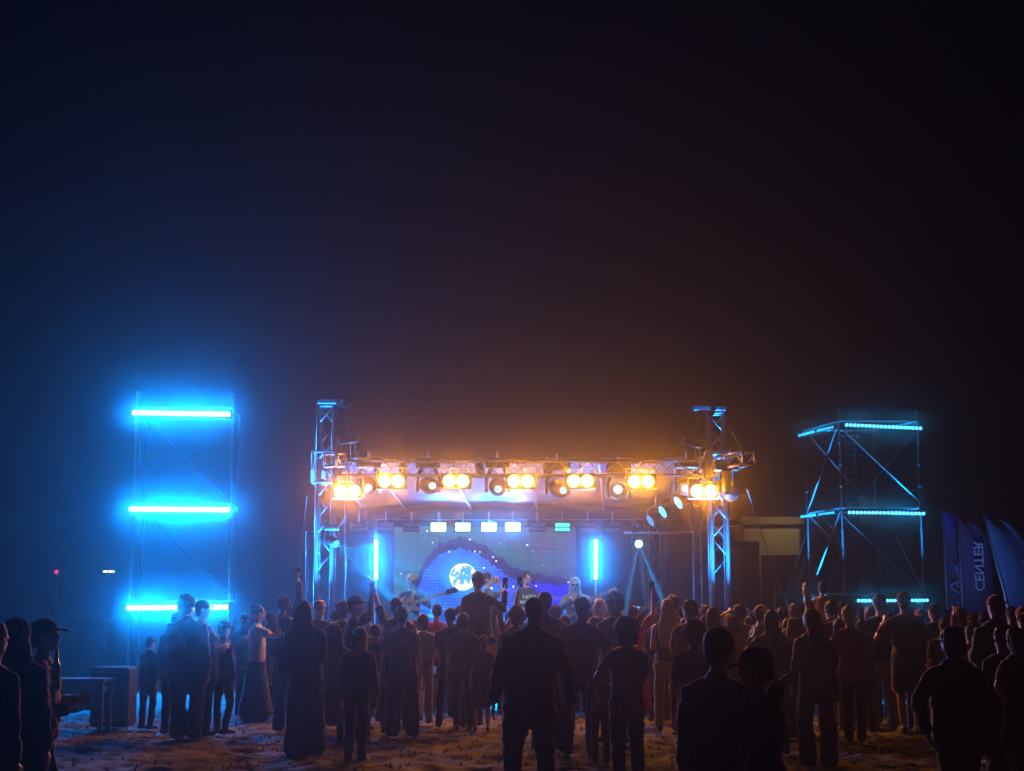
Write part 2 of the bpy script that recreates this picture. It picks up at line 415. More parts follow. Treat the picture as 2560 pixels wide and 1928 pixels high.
pw = (SX1 - SX0) / NXP; ph = (SZ1 - SZ0) / NYP
for a in range(NXP):
    for b in range(NYP):
        vs = []; fs = []; cols = []
        for j in range(NP):
            for i in range(NP):
                k = len(vs); X = SX0 + pw * a + .002 + (pw - .004) * i / NP; Z = SZ0 + ph * b + .002 + (ph - .004) * j / NP
                dx = (pw - .004) / NP; dz = (ph - .004) / NP
                vs += [(X, 0, Z), (X + dx, 0, Z), (X + dx, 0, Z + dz), (X, 0, Z + dz)]
                fs.append((k, k + 1, k + 2, k + 3)); cols += [tuple(IMG[b * NP + j, a * NP + i]) + (1,)] * 4
        org = ORG[scr.name]
        me = bpy.data.meshes.new('led_panel'); me.from_pydata([(v[0] - org.x, 0, v[2] - org.z) for v in vs], [], fs)
        ca = me.color_attributes.new('Col', 'FLOAT_COLOR', 'CORNER'); ca.data.foreach_set('color', np.array(cols, dtype=np.float32).ravel())
        me.materials.append(sm); o = bpy.data.objects.new('led_panel', me); COL.objects.link(o); o.parent = scr
# the light the screen throws
for a in range(3):
    for c_ in range(2):
        spot((SX0 + (SX1 - SX0) * (a + .5) / 3, SY - .03, SZ0 + (SZ1 - SZ0) * (c_ + .5) / 2), (.08, .25, 1), 14, d=(0, -1, 0), parent=scr)

# ------------------------------------------------------------------ smoke lying inside the stage
smk = bpy.data.materials.new('stage_smoke'); smk.use_nodes = True; nt = smk.node_tree; nt.nodes.clear()
so_ = nt.nodes.new('ShaderNodeOutputMaterial'); sv = nt.nodes.new('ShaderNodeVolumePrincipled'); tcs_ = nt.nodes.new('ShaderNodeTexCoord'); nz = nt.nodes.new('ShaderNodeTexNoise')
nz.inputs['Scale'].default_value = .9; nz.inputs['Detail'].default_value = 2; nt.links.new(tcs_.outputs['Object'], nz.inputs['Vector'])
mr = nt.nodes.new('ShaderNodeMapRange'); nt.links.new(nz.outputs[0], mr.inputs[0]); mr.inputs[1].default_value = .3; mr.inputs[2].default_value = .75; mr.inputs[3].default_value = .002; mr.inputs[4].default_value = .018
gr_ = nt.nodes.new('ShaderNodeTexGradient'); gr_.gradient_type = 'SPHERICAL'; mp = nt.nodes.new('ShaderNodeMapping'); nt.links.new(tcs_.outputs['Generated'], mp.inputs[0]); mp.inputs['Location'].default_value = (-1, -1, -1); mp.inputs['Scale'].default_value = (2, 2, 2)
nt.links.new(mp.outputs[0], gr_.inputs[0]); mu = nt.nodes.new('ShaderNodeMath'); mu.operation = 'MULTIPLY'; pw_ = nt.nodes.new('ShaderNodeMath'); pw_.operation = 'SMOOTH_MIN'; pw_.inputs[1].default_value = .5; pw_.inputs[2].default_value = .1
m0_ = nt.nodes.new('ShaderNodeMath'); m0_.operation = 'MULTIPLY'; m0_.inputs[1].default_value = 2.2; nt.links.new(gr_.outputs[1], m0_.inputs[0]); nt.links.new(m0_.outputs[0], pw_.inputs[0]); nt.links.new(mr.outputs[0], mu.inputs[0]); nt.links.new(pw_.outputs[0], mu.inputs[1])
m2_ = nt.nodes.new('ShaderNodeMath'); m2_.operation = 'MULTIPLY'; m2_.inputs[1].default_value = 1.9; nt.links.new(mu.outputs[0], m2_.inputs[0])
nt.links.new(m2_.outputs[0], sv.inputs['Density']); sv.inputs['Anisotropy'].default_value = .15; sv.inputs['Color'].default_value = (.9, .9, .92, 1); nt.links.new(sv.outputs[0], so_.inputs['Volume'])
smo = MB().ell(((XL + XR) / 2, 27.0, 2.2), (4.7, 3.6, 2.4), nu=24, nv=14).build('smoke', smk); smo['kind'] = 'stuff'
sm2_ = MB().ell((-2.25, 24.95, 2.15), (1.25, .75, 1.2), nu=16, nv=10).build('smoke', smk); sm2_['kind'] = 'stuff'  # extra smoke added so the beams of the left side lamp show

# ------------------------------------------------------------------ led bars
bead = MB().ell((0, 0, 0), (1, .5, 1), nu=12, nv=6).mesh('lens')
for p in bead.polygons: p.use_smooth = True
bead.materials.append(L_BLUE)
def led_bar(a, b, n, r, lens, label, group, nl, col, e, face=(0, -1, 0), gap=False, dirv=(0, -1, -.08)):
    a = Vector(a); b = Vector(b); c = (a + b) / 2; root = empty('led_bar', c, label, 'led bar', group)
    t = (b - a).normalized(); f = Vector(face).normalized(); u = t.cross(f).normalized()
    M = Matrix((t, f, u)).transposed()
    L = (b - a).length
    MB().cbox(c - f * .045, (L + .04, .07, .085), M).build('housing', BLACKM, root, bevel=.006); hs_ = COL.objects[-1]
    for k in (-.35, .35):
        MB().cbox(c - f * .09 + t * L * k, (.04, .06, .05), M).build('bracket', STEEL, root)
    rot = M.to_euler()
    for i in range(n):
        if gap and i == n // 2: continue
        p = a + (b - a) * ((i + .5) / n)
        inst(bead, 'lens', p, hs_, rot, lens, (r, r, r))
    for i in range(nl):
        p = a + (b - a) * ((i + .5) / nl) + f * .05
        spot(p, col, e / nl, d=dirv, parent=root)
    return root
YLt = 31.
xa, xb = 330, 576
rows = ((1032, 1036), (1273, 1275), (1520, 1518)); names = ('top', 'middle', 'bottom')
offs = ((0, 0), (-8, 0), (-14, -6))
for k in range(3):
    led_bar(P(xa + offs[k][0], rows[k][0], YLt), P(xb + offs[k][1], rows[k][1], YLt), 20, .05, L_BLUE, '%s glowing blue led bar on the left scaffold' % names[k], 'led bars on the left scaffold', 10, BLUE, E_LEFT[k] * 10)
YRt = 35.
rr_ = (((2112, 1062), (2306, 1071)), ((2119, 1281), (2313, 1284)), ((2142, 1502), (2322, 1501)))
for k in range(3):
    a, b = rr_[k]
    led_bar(P(*a, YRt), P(*b, YRt), 20, .037, L_CYAN, '%s cyan led bar on the front of the right scaffold' % names[k], 'led bars on the right scaffold', 4, CYAN, E_RIGHT * 4)
sd = (((1996, 1089, 36.9), (2084, 1067, 35.2)), ((2001, 1292, 36.9), (2086, 1281, 35.2)), ((2008, 1500, 36.9), (2046, 1500, 36.2)))
for k in range(3):
    a, b = sd[k]
    pa, pb = P(*a), P(*b); tt = (pb - pa).normalized(); fc = Vector((-tt.y, tt.x, 0)); fc = fc if fc.x < 0 else -fc
    led_bar(pa, pb, 17 if k < 2 else 9, .03, L_CYAND, '%s cyan led bar on the left side of the right scaffold' % names[k], 'led bars on the right scaffold', 2, CYAN, E_SIDE * 2, face=fc, gap=True, dirv=(-.9, -1, -.1))
# upright bars on stage stands
for px, lab in ((940, 'upright glowing blue led bar on a stand left of the screen'), (1489, 'upright glowing blue led bar on a stand right of the screen')):
    a = P(px, 1349, 27.2); b = P(px, 1449, 27.2)
    r_ = led_bar(a, b, 11, .031, L_BLUE, lab, 'upright led bars on stage', 6, BLUE, E_VBAR * 6, dirv=(0, -1, 0))
    rod('stand', (a.x, 27.26, .55), (a.x, 27.26, b.z + .02), .017, STEEL, r_)
    mb = MB()
    for q in range(3):
        an = q * 2.1 + .4; mb.tube((a.x, 27.26, .85), (a.x + .35 * math.cos(an), 27.26 + .35 * math.sin(an), .56), .01, 5)
    mb.build('tripod', STEEL, r_)

# ------------------------------------------------------------------ scaffold towers
def scaffold(name, label, x0, x1, y0, y1, zs, top, extra, px_lean=0., yaw=0.):
    root = empty(name, ((x0 + x1) / 2, y0, 0), label, 'scaffold')
    def pt(x, y, z): return Vector((x, y, z))
    for (x, y, tz) in ((x0, y0, top[0]), (x1, y0, top[1]), (extra[0], y1, top[2]), (extra[1], y1, top[3])):
        rod('standard', (x, y, 0), (x, y, tz), .0242, STEEL, root)
        MB().cbox((x, y, .01), (.15, .15, .02)).build('base_plate', STEEL, root)
        mb = MB(); z = .4
        while z < tz - .05: mb.tube((x, y, z - .012), (x, y, z + .012), .044, 8); z += .5
        mb.build('rosettes', STEEL, root)['kind'] = 'stuff'
    for z in zs:
        rod('ledger', (x0, y0, z), (x1, y0, z), .0242, STEEL, root)
        rod('ledger', (extra[0], y1, z), (extra[1], y1, z), .0242, STEEL, root)
        rod('ledger', (x0, y0, z), (extra[0], y1, z), .0242, STEEL, root)
        rod('ledger', (x1, y0, z), (extra[1], y1, z), .0242, STEEL, root)
    for i in range(len(zs) - 1):
        rod('brace', (x0, y0, zs[i + 1]), (extra[0], y1, zs[i]), .0215, STEEL, root)
        rod('brace', (extra[0], y1, zs[i + 1]), (extra[1], y1, zs[i]), .018, STEEL, root)
    return root
zl = [P(0, y, YLt).z + .12 for y in (1519, 1274, 1034)]
zl = [.15] + zl
lx0 = P(322, 1500, YLt).x; lx1 = P(568, 1500, YLt).x
scaffold('scaffold_tower', 'tall scaffold tower carrying blue led bars at the left', lx0, lx1, YLt + .09, YLt + 1.9, zl, (zl[-1] + .36, zl[-1] + .3, zl[-1] + .1, zl[-1] + .1), (P(352, 1500, 32.9).x, P(586, 1500, 32.9).x))
ry = YRt + .12
zr_ = [P(0, y, YRt).z + .14 for y in (1501, 1284, 1066)]
rx0 = P(2108, 1400, ry).x; rx1 = P(2306, 1400, ry).x
ex0 = P(2022, 1400, 37.).x; ex1 = P(2195, 1400, 37.).x
sc = scaffold('scaffold_tower', 'tall scaffold tower carrying cyan led bars at the right', rx0, rx1, ry, 37., [.15] + zr_, (P(0, 1022, ry).z, P(0, 1028, ry).z, P(0, 1050, 37).z, P(0, 1030, 37).z), (ex0, ex1))
rod('brace', P(2108, 1075, ry), P(2306, 1262, ry + .03), .018, STEEL, sc)
rod('brace', P(2108, 1290, ry), P(2308, 1482, ry + .03), .018, STEEL, sc)
rod('brace', P(2240, 1342, ry - .4), P(2308, 1478, ry), .02, STEEL, sc)
rod('brace', P(2012, 1345, 36), P(1965, 1490, 34.5), .022, STEEL, sc)
rod('brace', P(2012, 1400, 35.8), P(1985, 1490, 34.3), .022, STEEL, sc)
rod('brace', P(1962, 1495, 34), P(1982, 1560, 33), .024, STEEL, sc)
rod('standard', P(1936, 1720, 34.5), P(1936, 1459, 34.5), .0242, STEEL, sc)
rod('ledger', P(1936, 1484, 34.5), P(2106, 1484, 34.9), .0242, STEEL, sc)
rod('brace', P(1940, 2600, 34.5), P(1958, 1540, 34.5), .02, STEEL, sc)
rod('standard', P(2206, 1700, 36), P(2205, 1396, 36), .0242, STEEL, sc)
rod('brace', P(2204, 1398, 36), P(2150, 1500, 37), .02, STEEL, sc)
rod('brace', P(2296, 1075, 36.4), P(2120, 1275, 36.9), .016, STEEL, sc)
rod('brace', P(2050, 1500, 37), P(2110, 1380, 37.5), .016, STEEL, sc)
rod('brace', P(2235, 1500, 37), P(2160, 1400, 37.5), .016, STEEL, sc)
rod('brace', P(2178, 1398, 37), P(2135, 1500, 37), .02, STEEL, sc)
rod('brace', P(2065, 1300, 37), P(2200, 1480, 38), .018, STEEL, sc)

def floor_lamp(x, y, d, e, ang, label, col=(0, .35, 1)):
    r_ = empty('floor_lamp', (x, y, 0), label, 'stage lamp', 'blue uplighters on the ground'); dn = Vector(d).normalized(); c = Vector((x, y, .1))
    MB().loft([c, c + dn * .18], [.08, .09], n=12).build('can', BLACKM, r_, smooth=True)
    MB().cbox((x, y, .03), (.2, .2, .05)).build('foot', BLACKM, r_)
    spot(c + dn * .27, col, e, d=d, ang=ang, parent=r_)
floor_lamp(rx0 - .1, ry - 1.35, (.02, .27, 1), 8000, 27, 'added blue uplighter at the foot of the right scaffold corner pole', (0, .3, 1))  # uplighters added to light the right poles, in place of spill from the bars
floor_lamp(rx1 + .1, ry - 1.35, (-.02, .27, 1), 8000, 27, 'added blue uplighter under the outer pole of the right scaffold', (0, .3, 1))
floor_lamp(ex0 - .2, 35.65, (0.04, .27, 1), 9000, 27, 'added blue uplighter at the inner pole of the right scaffold', (0, .28, 1))
floor_lamp(lx0 - .1, YLt - .5, (0, .16, 1), 400, 34, 'added blue uplighter at the outer pole of the left scaffold')  # weaker pair, likewise added only to light the left poles
floor_lamp(lx1 + .1, YLt - .5, (0, .16, 1), 400, 34, 'added blue uplighter at the inner pole of the left scaffold')
floor_lamp(P(2440, 1500, 25.2).x, 25.2, (.05, .75, 1), 420, 80, 'blue uplighter in front of the feather flags', (.12, .3, 1))
# narrow banner hung in the right scaffold
bn = empty('hanging_banner', P(2126, 1100, 38), 'narrow vertical banner hanging inside the right scaffold', 'banner')
bm_ = mat('banner_cloth', (.2, .22, .26), .8, var=.2)
mbn = MB(); prev = None
zt_, zb_ = P(0, 1090, 38).z, P(0, 1392, 38).z; bx = P(2127, 1200, 38).x
vs = []; fs = []
for j in range(31):
    v = j / 30; sh = 0 if v < .78 else (v - .78) * .9; wv_ = .17 if v < .78 else .13
    for i in range(5):
        vs.append((bx - wv_ + 2 * wv_ * i / 4 + sh, 38 + .03 * math.sin(v * 18 + i * .6), zt_ + (zb_ - zt_) * v))
fs = [(j * 5 + i, j * 5 + i + 1, j * 5 + i + 6, j * 5 + i + 5) for j in range(30) for i in range(4)]
mbn.add(vs, fs); ob = mbn.build('cloth', bm_, bn, smooth=True); ob.modifiers.new('t', 'SOLIDIFY').thickness = .008
for j in range(7):
    z = zt_ + (zb_ - zt_) * (.06 + j * .1)
    mb = MB()
    for (a, b) in (((-.1, 0), (.1, 0)), ((-.1, -.17), (.1, -.17)), ((-.1, 0), (-.1, -.17)), ((.1, 0), (.1, -.17 if j % 2 else -.08))):
        mb.tube((bx + a[0], 37.93, z + a[1]), (bx + b[0], 37.93, z + b[1]), .012, 4)
    mb.build('printed_box', mat('banner_print', (.42, .44, .48), .7), bn)
rod('cross_bar', (bx - .25, 38, zt_), (bx + .25, 38, zt_), .015, STEEL, bn)

# ------------------------------------------------------------------ blinders
def disc_y(c, r, th, n=20):
    return MB().loft([Vector(c), Vector(c) + Vector((0, th, 0))], [r, r], n=n, cap=False)
def blinder(px, py, Y, label):
    c = P(px, py, Y); root = empty('blinder_lamp', c, label, 'stage lamp', 'two cell amber blinder lamps')
    MB().cbox(c + Vector((0, .1, 0)), (.5, .17, .26)).build('housing', BLACKM, root, bevel=.015); hs_ = COL.objects[-1]
    mb = MB(); mb.tube(c + Vector((-.24, .1, 0)), c + Vector((-.24, .1, .22)), .012, 5); mb.tube(c + Vector((.24, .1, 0)), c + Vector((.24, .1, .22)), .012, 5); mb.tube(c + Vector((-.24, .1, .22)), c + Vector((.24, .1, .22)), .012, 5)
    mb.build('yoke', STEEL, root); MB().tube(c + Vector((0, .1, .22)), c + Vector((0, .1, .36)), .02, 6).build('clamp', STEEL, root)
    for s_ in (-1, 1):
        q = c + Vector((s_ * .108, 0, 0))
        disc_y(q, .102, .014).build('lens', L_AMBER, hs_, smooth=False)
        spot(q + Vector((0, -.03, 0)), AMBER, E_BLIND, d=(0, -1, -.1), ang=165, parent=root)
bl = [(868, 1228, 24.6), (978, 1203, 24.8), (1140, 1203, 24.8), (1302, 1203, 24.8), (1451, 1203, 24.8), (1603, 1204, 24.8), (1760, 1228, 24.6)]
bn_ = ['lowest amber twin lamp beside the left tower', 'second amber twin lamp from the left tower', 'third amber twin lamp, above the led screen left edge', 'central amber twin lamp above the moon screen', 'fifth amber twin lamp along the front truss', 'sixth amber twin lamp, left of the round par lamps', 'lowest amber twin lamp beside the right tower']
for (x, y, Y), l in zip(bl, bn_): blinder(x, y, Y, l)

# ------------------------------------------------------------------ moving heads
def moving_head(p, d, label, lens=L_HEAD, hang=True, beams=(), e_face=0, s=1.18, col=CYAN, r=.055):
    p = Vector(p); d = Vector(d).normalized(); root = empty('moving_head_lamp', p, label, 'stage lamp', 'moving head stage lamps')
    q = d.to_track_quat('Z', 'Y').to_matrix(); up = 1 if hang else -1
    back = p - d * .172 * s
    MB().loft([back - d * .12 * s, back, back + d * .15 * s], [.1 * s, .125 * s, .11 * s], n=16, cap=False).build('head', BLACKM, root, smooth=True); hd_ = COL.objects[-1]
    MB().loft([back + d * .15 * s, back + d * .17 * s], [(r + .012), (r + .012)], n=16, cap=False).build('rim', GREYB, hd_)
    MB().loft([back + d * .171 * s, back + d * .18 * s], [r, r], n=16, cap=False).build('lens', lens, hd_)
    sd_ = Vector((1, 0, 0)) if abs(d.x) < .8 else Vector((0, 1, 0))
    for k in (-1, 1):
        a = back + sd_ * k * .155 * s
        MB().loft([a + Vector((0, 0, -.08 * s * up)), a + Vector((0, 0, .1 * s * up)), a * .6 + back * .4 + Vector((0, 0, .24 * s * up))], [(.028 * s, .07 * s)] * 3, n=8, ref=tuple(sd_)).build('yoke_arm', BLACKM, root, smooth=True)
    b0 = back + Vector((0, 0, .31 * s * up))
    MB().cbox(b0, (.34 * s, .26 * s, .14 * s)).build('base', BLACKM, root, bevel=.02)
    if hang: MB().tube(b0 + Vector((0, 0, .06)), b0 + Vector((0, 0, .17 * s)), .02, 6).build('clamp', STEEL, root)
    lp = p + d * .02
    if e_face: spot(p + d * .04, col, e_face, d=d, ang=120, parent=root)
    for (bd, e, ang) in beams:
        spot(p + Vector(bd).normalized() * .05, col, e, d=bd, ang=ang, r=.0, parent=root, blend=.4)
    return root
Ym = 24.9
moving_head(P(1081, 1215, Ym), (.45, -1, -.1), 'moving head lamp hanging between the second and third amber lamps', e_face=.6)
moving_head(P(1245, 1223, Ym), (.05, -1, -.35), 'moving head lamp hanging in the middle of the truss', e_face=1.2)
moving_head(P(1408, 1226, Ym), (.5, -1, -.3), 'moving head lamp turned right between the central amber lamps', e_face=.6)
moving_head(P(1545, 1224, Ym), (-.1, -1, .05), 'brightest moving head lamp throwing a beam up and left', lens=L_BLUE, e_face=3, beams=(((-.5, -.3, .95), 45000, 5),), r=.06)
moving_head(P(1713, 1221, Ym), (-.25, -1, -.25), 'moving head lamp beside the right amber lamp', e_face=.5)
moving_head(P(921, 1219, Ym), (.1, -1, -.2), 'moving head lamp beside the leftmost amber lamp', e_face=.7)
moving_head(P(1840, 1240, 24.4), (.8, .3, -.5), 'unlit moving head lamp hanging under the right truss stub', lens=L_OFF)
moving_head(P(840, 1360, 24.72), (.75, -.6, -.45), 'side moving head lamp throwing fanned beams from the left', lens=L_HEAD, hang=True, e_face=1.5, s=.7, beams=(((1, .3, -.3), 45000, 8), ((1, .3, -.58), 45000, 7), ((1, .3, -.98), 55000, 7)))
moving_head(P(1597, 1360, 27.6), (0, -1, -.3), 'side moving head lamp throwing two beams down at the right', lens=L_BLUE, hang=True, e_face=2.5, s=.7, beams=(((-.22, .1, -1), 42000, 7), ((.42, .1, -1), 42000, 7), ((.12, .12, -1), 8000, 8)), r=.065)
sb_ = empty('lamp_bar', P(1597, 1340, 27.6), 'short tube holding the right side lamp', 'pole')
rod('tube', P(1560, 1332, 27.8), P(1750, 1332, 27.0), .024, STEEL, sb_)

# wash lamps on the front truss turned back at the band
for px_, tx in ((1010, 1060), (1200, 1230), (1370, 1420)):
    p = P(px_, 1186, 25.15); d = (P(tx, 1450, 27.) - p).normalized(); wl_ = empty('wash_lamp', p, {1010: 'small lamp turned back at the guitarist, left on the truss', 1200: 'small lamp turned back at the singer, mid truss', 1370: 'small lamp turned back at the hooded musician, right on the truss'}[px_], 'stage lamp', 'wash lamps turned towards the band')
    MB().loft([p - d * .2, p], [.07, .085], n=12, cap=False).build('can', BLACKM, wl_, smooth=True)
    MB().loft([p - d * .02, p - d * .01], [.08, .08], n=14, cap=False).build('lens', mat('warm_lens', (.8, .7, .5), .3, em=(1, .8, .55), es=3), wl_)
    MB().tube(p - d * .1, p - d * .1 + Vector((0, 0, .2)), .012, 6).build('clamp', STEEL, wl_)
    spot(p + d * .03, (1, .74, .48), 200, d=d, ang=58, parent=wl_)
# par cans
def par(px, py, Y, d, lens, label, e=0.):
    p = P(px, py, Y); d = Vector(d).normalized(); root = empty('par_lamp', p, label, 'stage lamp', 'round par lamps hanging on the right')
    MB().loft([p - d * .26, p - d * .18, p - d * .0], [.05, .1, .115], n=18, cap=False).build('can', BLACKM, root, smooth=True); cn_ = COL.objects[-1]
    MB().loft([p - d * .02, p + d * .006], [.106, .106], n=20, cap=False).build('lens', lens, cn_)
    mb = MB(); c = p - d * .1
    mb.path([c + Vector((-.13, 0, 0)), c + Vector((-.13, 0, .15)), c + Vector((0, 0, .22)), c + Vector((.13, 0, .15)), c + Vector((.13, 0, 0))], .01)
    mb.build('yoke', STEEL, root); MB().tube(c + Vector((0, 0, .2)), c + Vector((.04, 0, .45)), .014, 6).build('pipe', STEEL, root)
    if e: spot(p + d * .03, CYAN, e, d=d, ang=60, parent=root)
DP = (-.85, -.30, -.5)
par(1626, 1302, 27.4, DP, L_PAR, 'lowest blue par lamp, farthest left of its row', 1)
par(1657, 1280, 26.4, DP, mat('speckled_par_lens', (.05, .4, .6), .3, em=(.02, .55, 1), es=2.2), 'brightest cyan par lamp in the middle of its row', 3)
par(1696, 1257, 25.6, DP, L_PAR, 'highest blue par lamp, nearest the right amber lamp', 1)

# ------------------------------------------------------------------ strobes
stx = [897, 964, 1028, 1096, 1157, 1222, 1282, 1344, 1406, 1469, 1532]
for k, x in enumerate(stx):
    c = P(x, 1318, 29.3)
    on = x in (1096, 1157, 1222, 1282); grn = x == 1406
    lens = L_BLUE if on else (L_GREEN if grn else L_OFF)
    lab = {1096: 'leftmost lit white blue strobe above the screen', 1157: 'lit strobe with a dark middle line, second from the left', 1222: 'third lit strobe above the moon', 1282: 'rightmost of the four bright white strobes', 1406: 'dim green strobe with two bars right of the bright ones'}.get(x, None)
    if lab is None:
        lab = {897: 'leftmost unlit strobe beside the left curtain edge', 964: 'unlit strobe above the left upright led bar', 1028: 'unlit strobe just left of the bright ones', 1344: 'unlit strobe between the bright ones and the green one', 1469: 'unlit strobe above the right upright led bar', 1532: 'rightmost unlit strobe on the rear truss'}[x]
    root = empty('strobe_lamp', c, lab, 'stage lamp', 'strobe lamps in a row above the screen')
    MB().cbox(c + Vector((0, .06, 0)), (.33, .1, .2)).build('housing', BLACKM if (on or grn) else GREYB, root, bevel=.01); hs_ = COL.objects[-1]
    hb = .062
    for s_ in (-1, 1):
        MB().cbox(c + Vector((0, 0, s_ * .042)), (.28, .02, .072 if on and x != 1157 else hb)).build('lens', lens, hs_, bevel=.008)
    MB().tube(c + Vector((0, .06, .08)), c + Vector((0, .06, .3)), .015, 6).build('clamp', STEEL, root)
    if on:
        e = E_STROBE * (1.5 if x == 1282 else 1.1 if x == 1222 else .9 if x == 1096 else .5)
        spot(c + Vector((0, -.06, .02)), BLUE, e, d=(0, -1, .15), ang=178, parent=root)
        spot(c + Vector((0, -.14, .12)), (.0, .36, 1), e * .7, d=(0, -.5, 1), ang=85, parent=root)
    if grn: spot(c + Vector((0, -.06, 0)), (0, .8, .6), .6, d=(0, -1, 0), parent=root)

# ------------------------------------------------------------------ people
REM = []
TEXC = bpy.data.textures.new('folds', 'CLOUDS'); TEXC.noise_scale = .09; TEXC.noise_depth = 1
TEXH = bpy.data.textures.new('strands', 'CLOUDS'); TEXH.noise_scale = .032
def organic(mb, name, m, parent, vox, disp=0., tex=None, sm=3):
    """one continuous surface grown from the overlapping shapes in mb (local coordinates)"""
    me = bpy.data.meshes.new(name); me.from_pydata([tuple(v) for v in mb.v], [], mb.f)
    o = bpy.data.objects.new(name, me); COL.objects.link(o); o.parent = parent; ORG[o.name] = ORG[parent.name]
    md = o.modifiers.new('r', 'REMESH'); md.mode = 'VOXEL'; md.voxel_size = vox; md.use_smooth_shade = True
    ms = o.modifiers.new('s', 'SMOOTH'); ms.factor = .5; ms.iterations = sm
    if disp:
        d = o.modifiers.new('d', 'DISPLACE'); d.texture = tex or TEXC; d.strength = disp; d.mid_level = .42; d.texture_coords = 'LOCAL'
    REM.append((o, m))
    return o
def finish_organic():
    dg = bpy.context.evaluated_depsgraph_get()
    new = []
    for o, m in REM:
        me = bpy.data.meshes.new_from_object(o.evaluated_get(dg)); new.append((o, m, me))
    for o, m, me in new:
        o.modifiers.clear(); o.data = me; me.name = o.name.split('.')[0]; me.materials.clear(); me.materials.append(m)
        for p in me.polygons: p.use_smooth = True
SKIN = {'light': mat('light_skin', (.52, .33, .25), .5, bump=.1, bscale=60), 'tan': mat('tan_skin', (.38, .22, .15), .5, bump=.1, bscale=60), 'dark': mat('dark_skin', (.14, .075, .05), .5, bump=.1, bscale=60)}
def cloth(c, rough=.85):
    return mat('fabric_%d_%d_%d' % tuple(int(x * 99) for x in c), c, rough, bump=.25, bscale=22, var=.18, vscale=12, spec=.25, sheen=.9)
def hairm(c): return mat('hair_%d_%d_%d' % tuple(int(x * 99) for x in c), c, .6, bump=.2, bscale=70, var=.4, vscale=40, spec=.12)
ARM = {
    'down': ((.16, -.02, -1), (.08, .14, -1)), 'loose': ((.38, .02, -1), (.16, .12, -1)), 'wide': ((.5, 0, -.9), (.3, .12, -1)),
    'front': ((.12, .2, -1), (-.45, .8, .15)), 'phone': ((.12, .6, -.75), (-.2, .45, .9)), 'face': ((.45, .55, -.7), (-.45, .25, .9)),
    'up': ((.28, .12, 1), (-.1, .06, 1)), 'lean': ((.45, .1, 1), (.12, .05, 1)), 'upbent': ((.75, .15, .35), (-.12, .1, 1)),
    'hip': ((.62, -.12, -.8), (-.6, .2, -.5)), 'clap': ((.12, .7, -.3), (-.2, .8, .75)), 'cross': ((.16, .18, -1), (-.95, .5, .1)),
    'hug': ((.95, .12, -.05), (1, .12, -.15)), 'mic': ('b', (-.03, .2, 1.56), (-.5, .1, -1)), 'strum': ((.45, -.1, -.85), (-.55, .8, -.2)),
    'fret': ((.45, .25, -.8), (.75, .6, .25)), 'tuckd': ((.14, .1, -1), (-.6, .6, -.1)), 'salute': ((.9, .2, .25), (-.8, .1, .55)),
    'behind': ((.2, -.3, -1), (-.6, -.1, -.8)), 'sideout': ((.5, .2, -.8), (.5, .3, .1)),
}
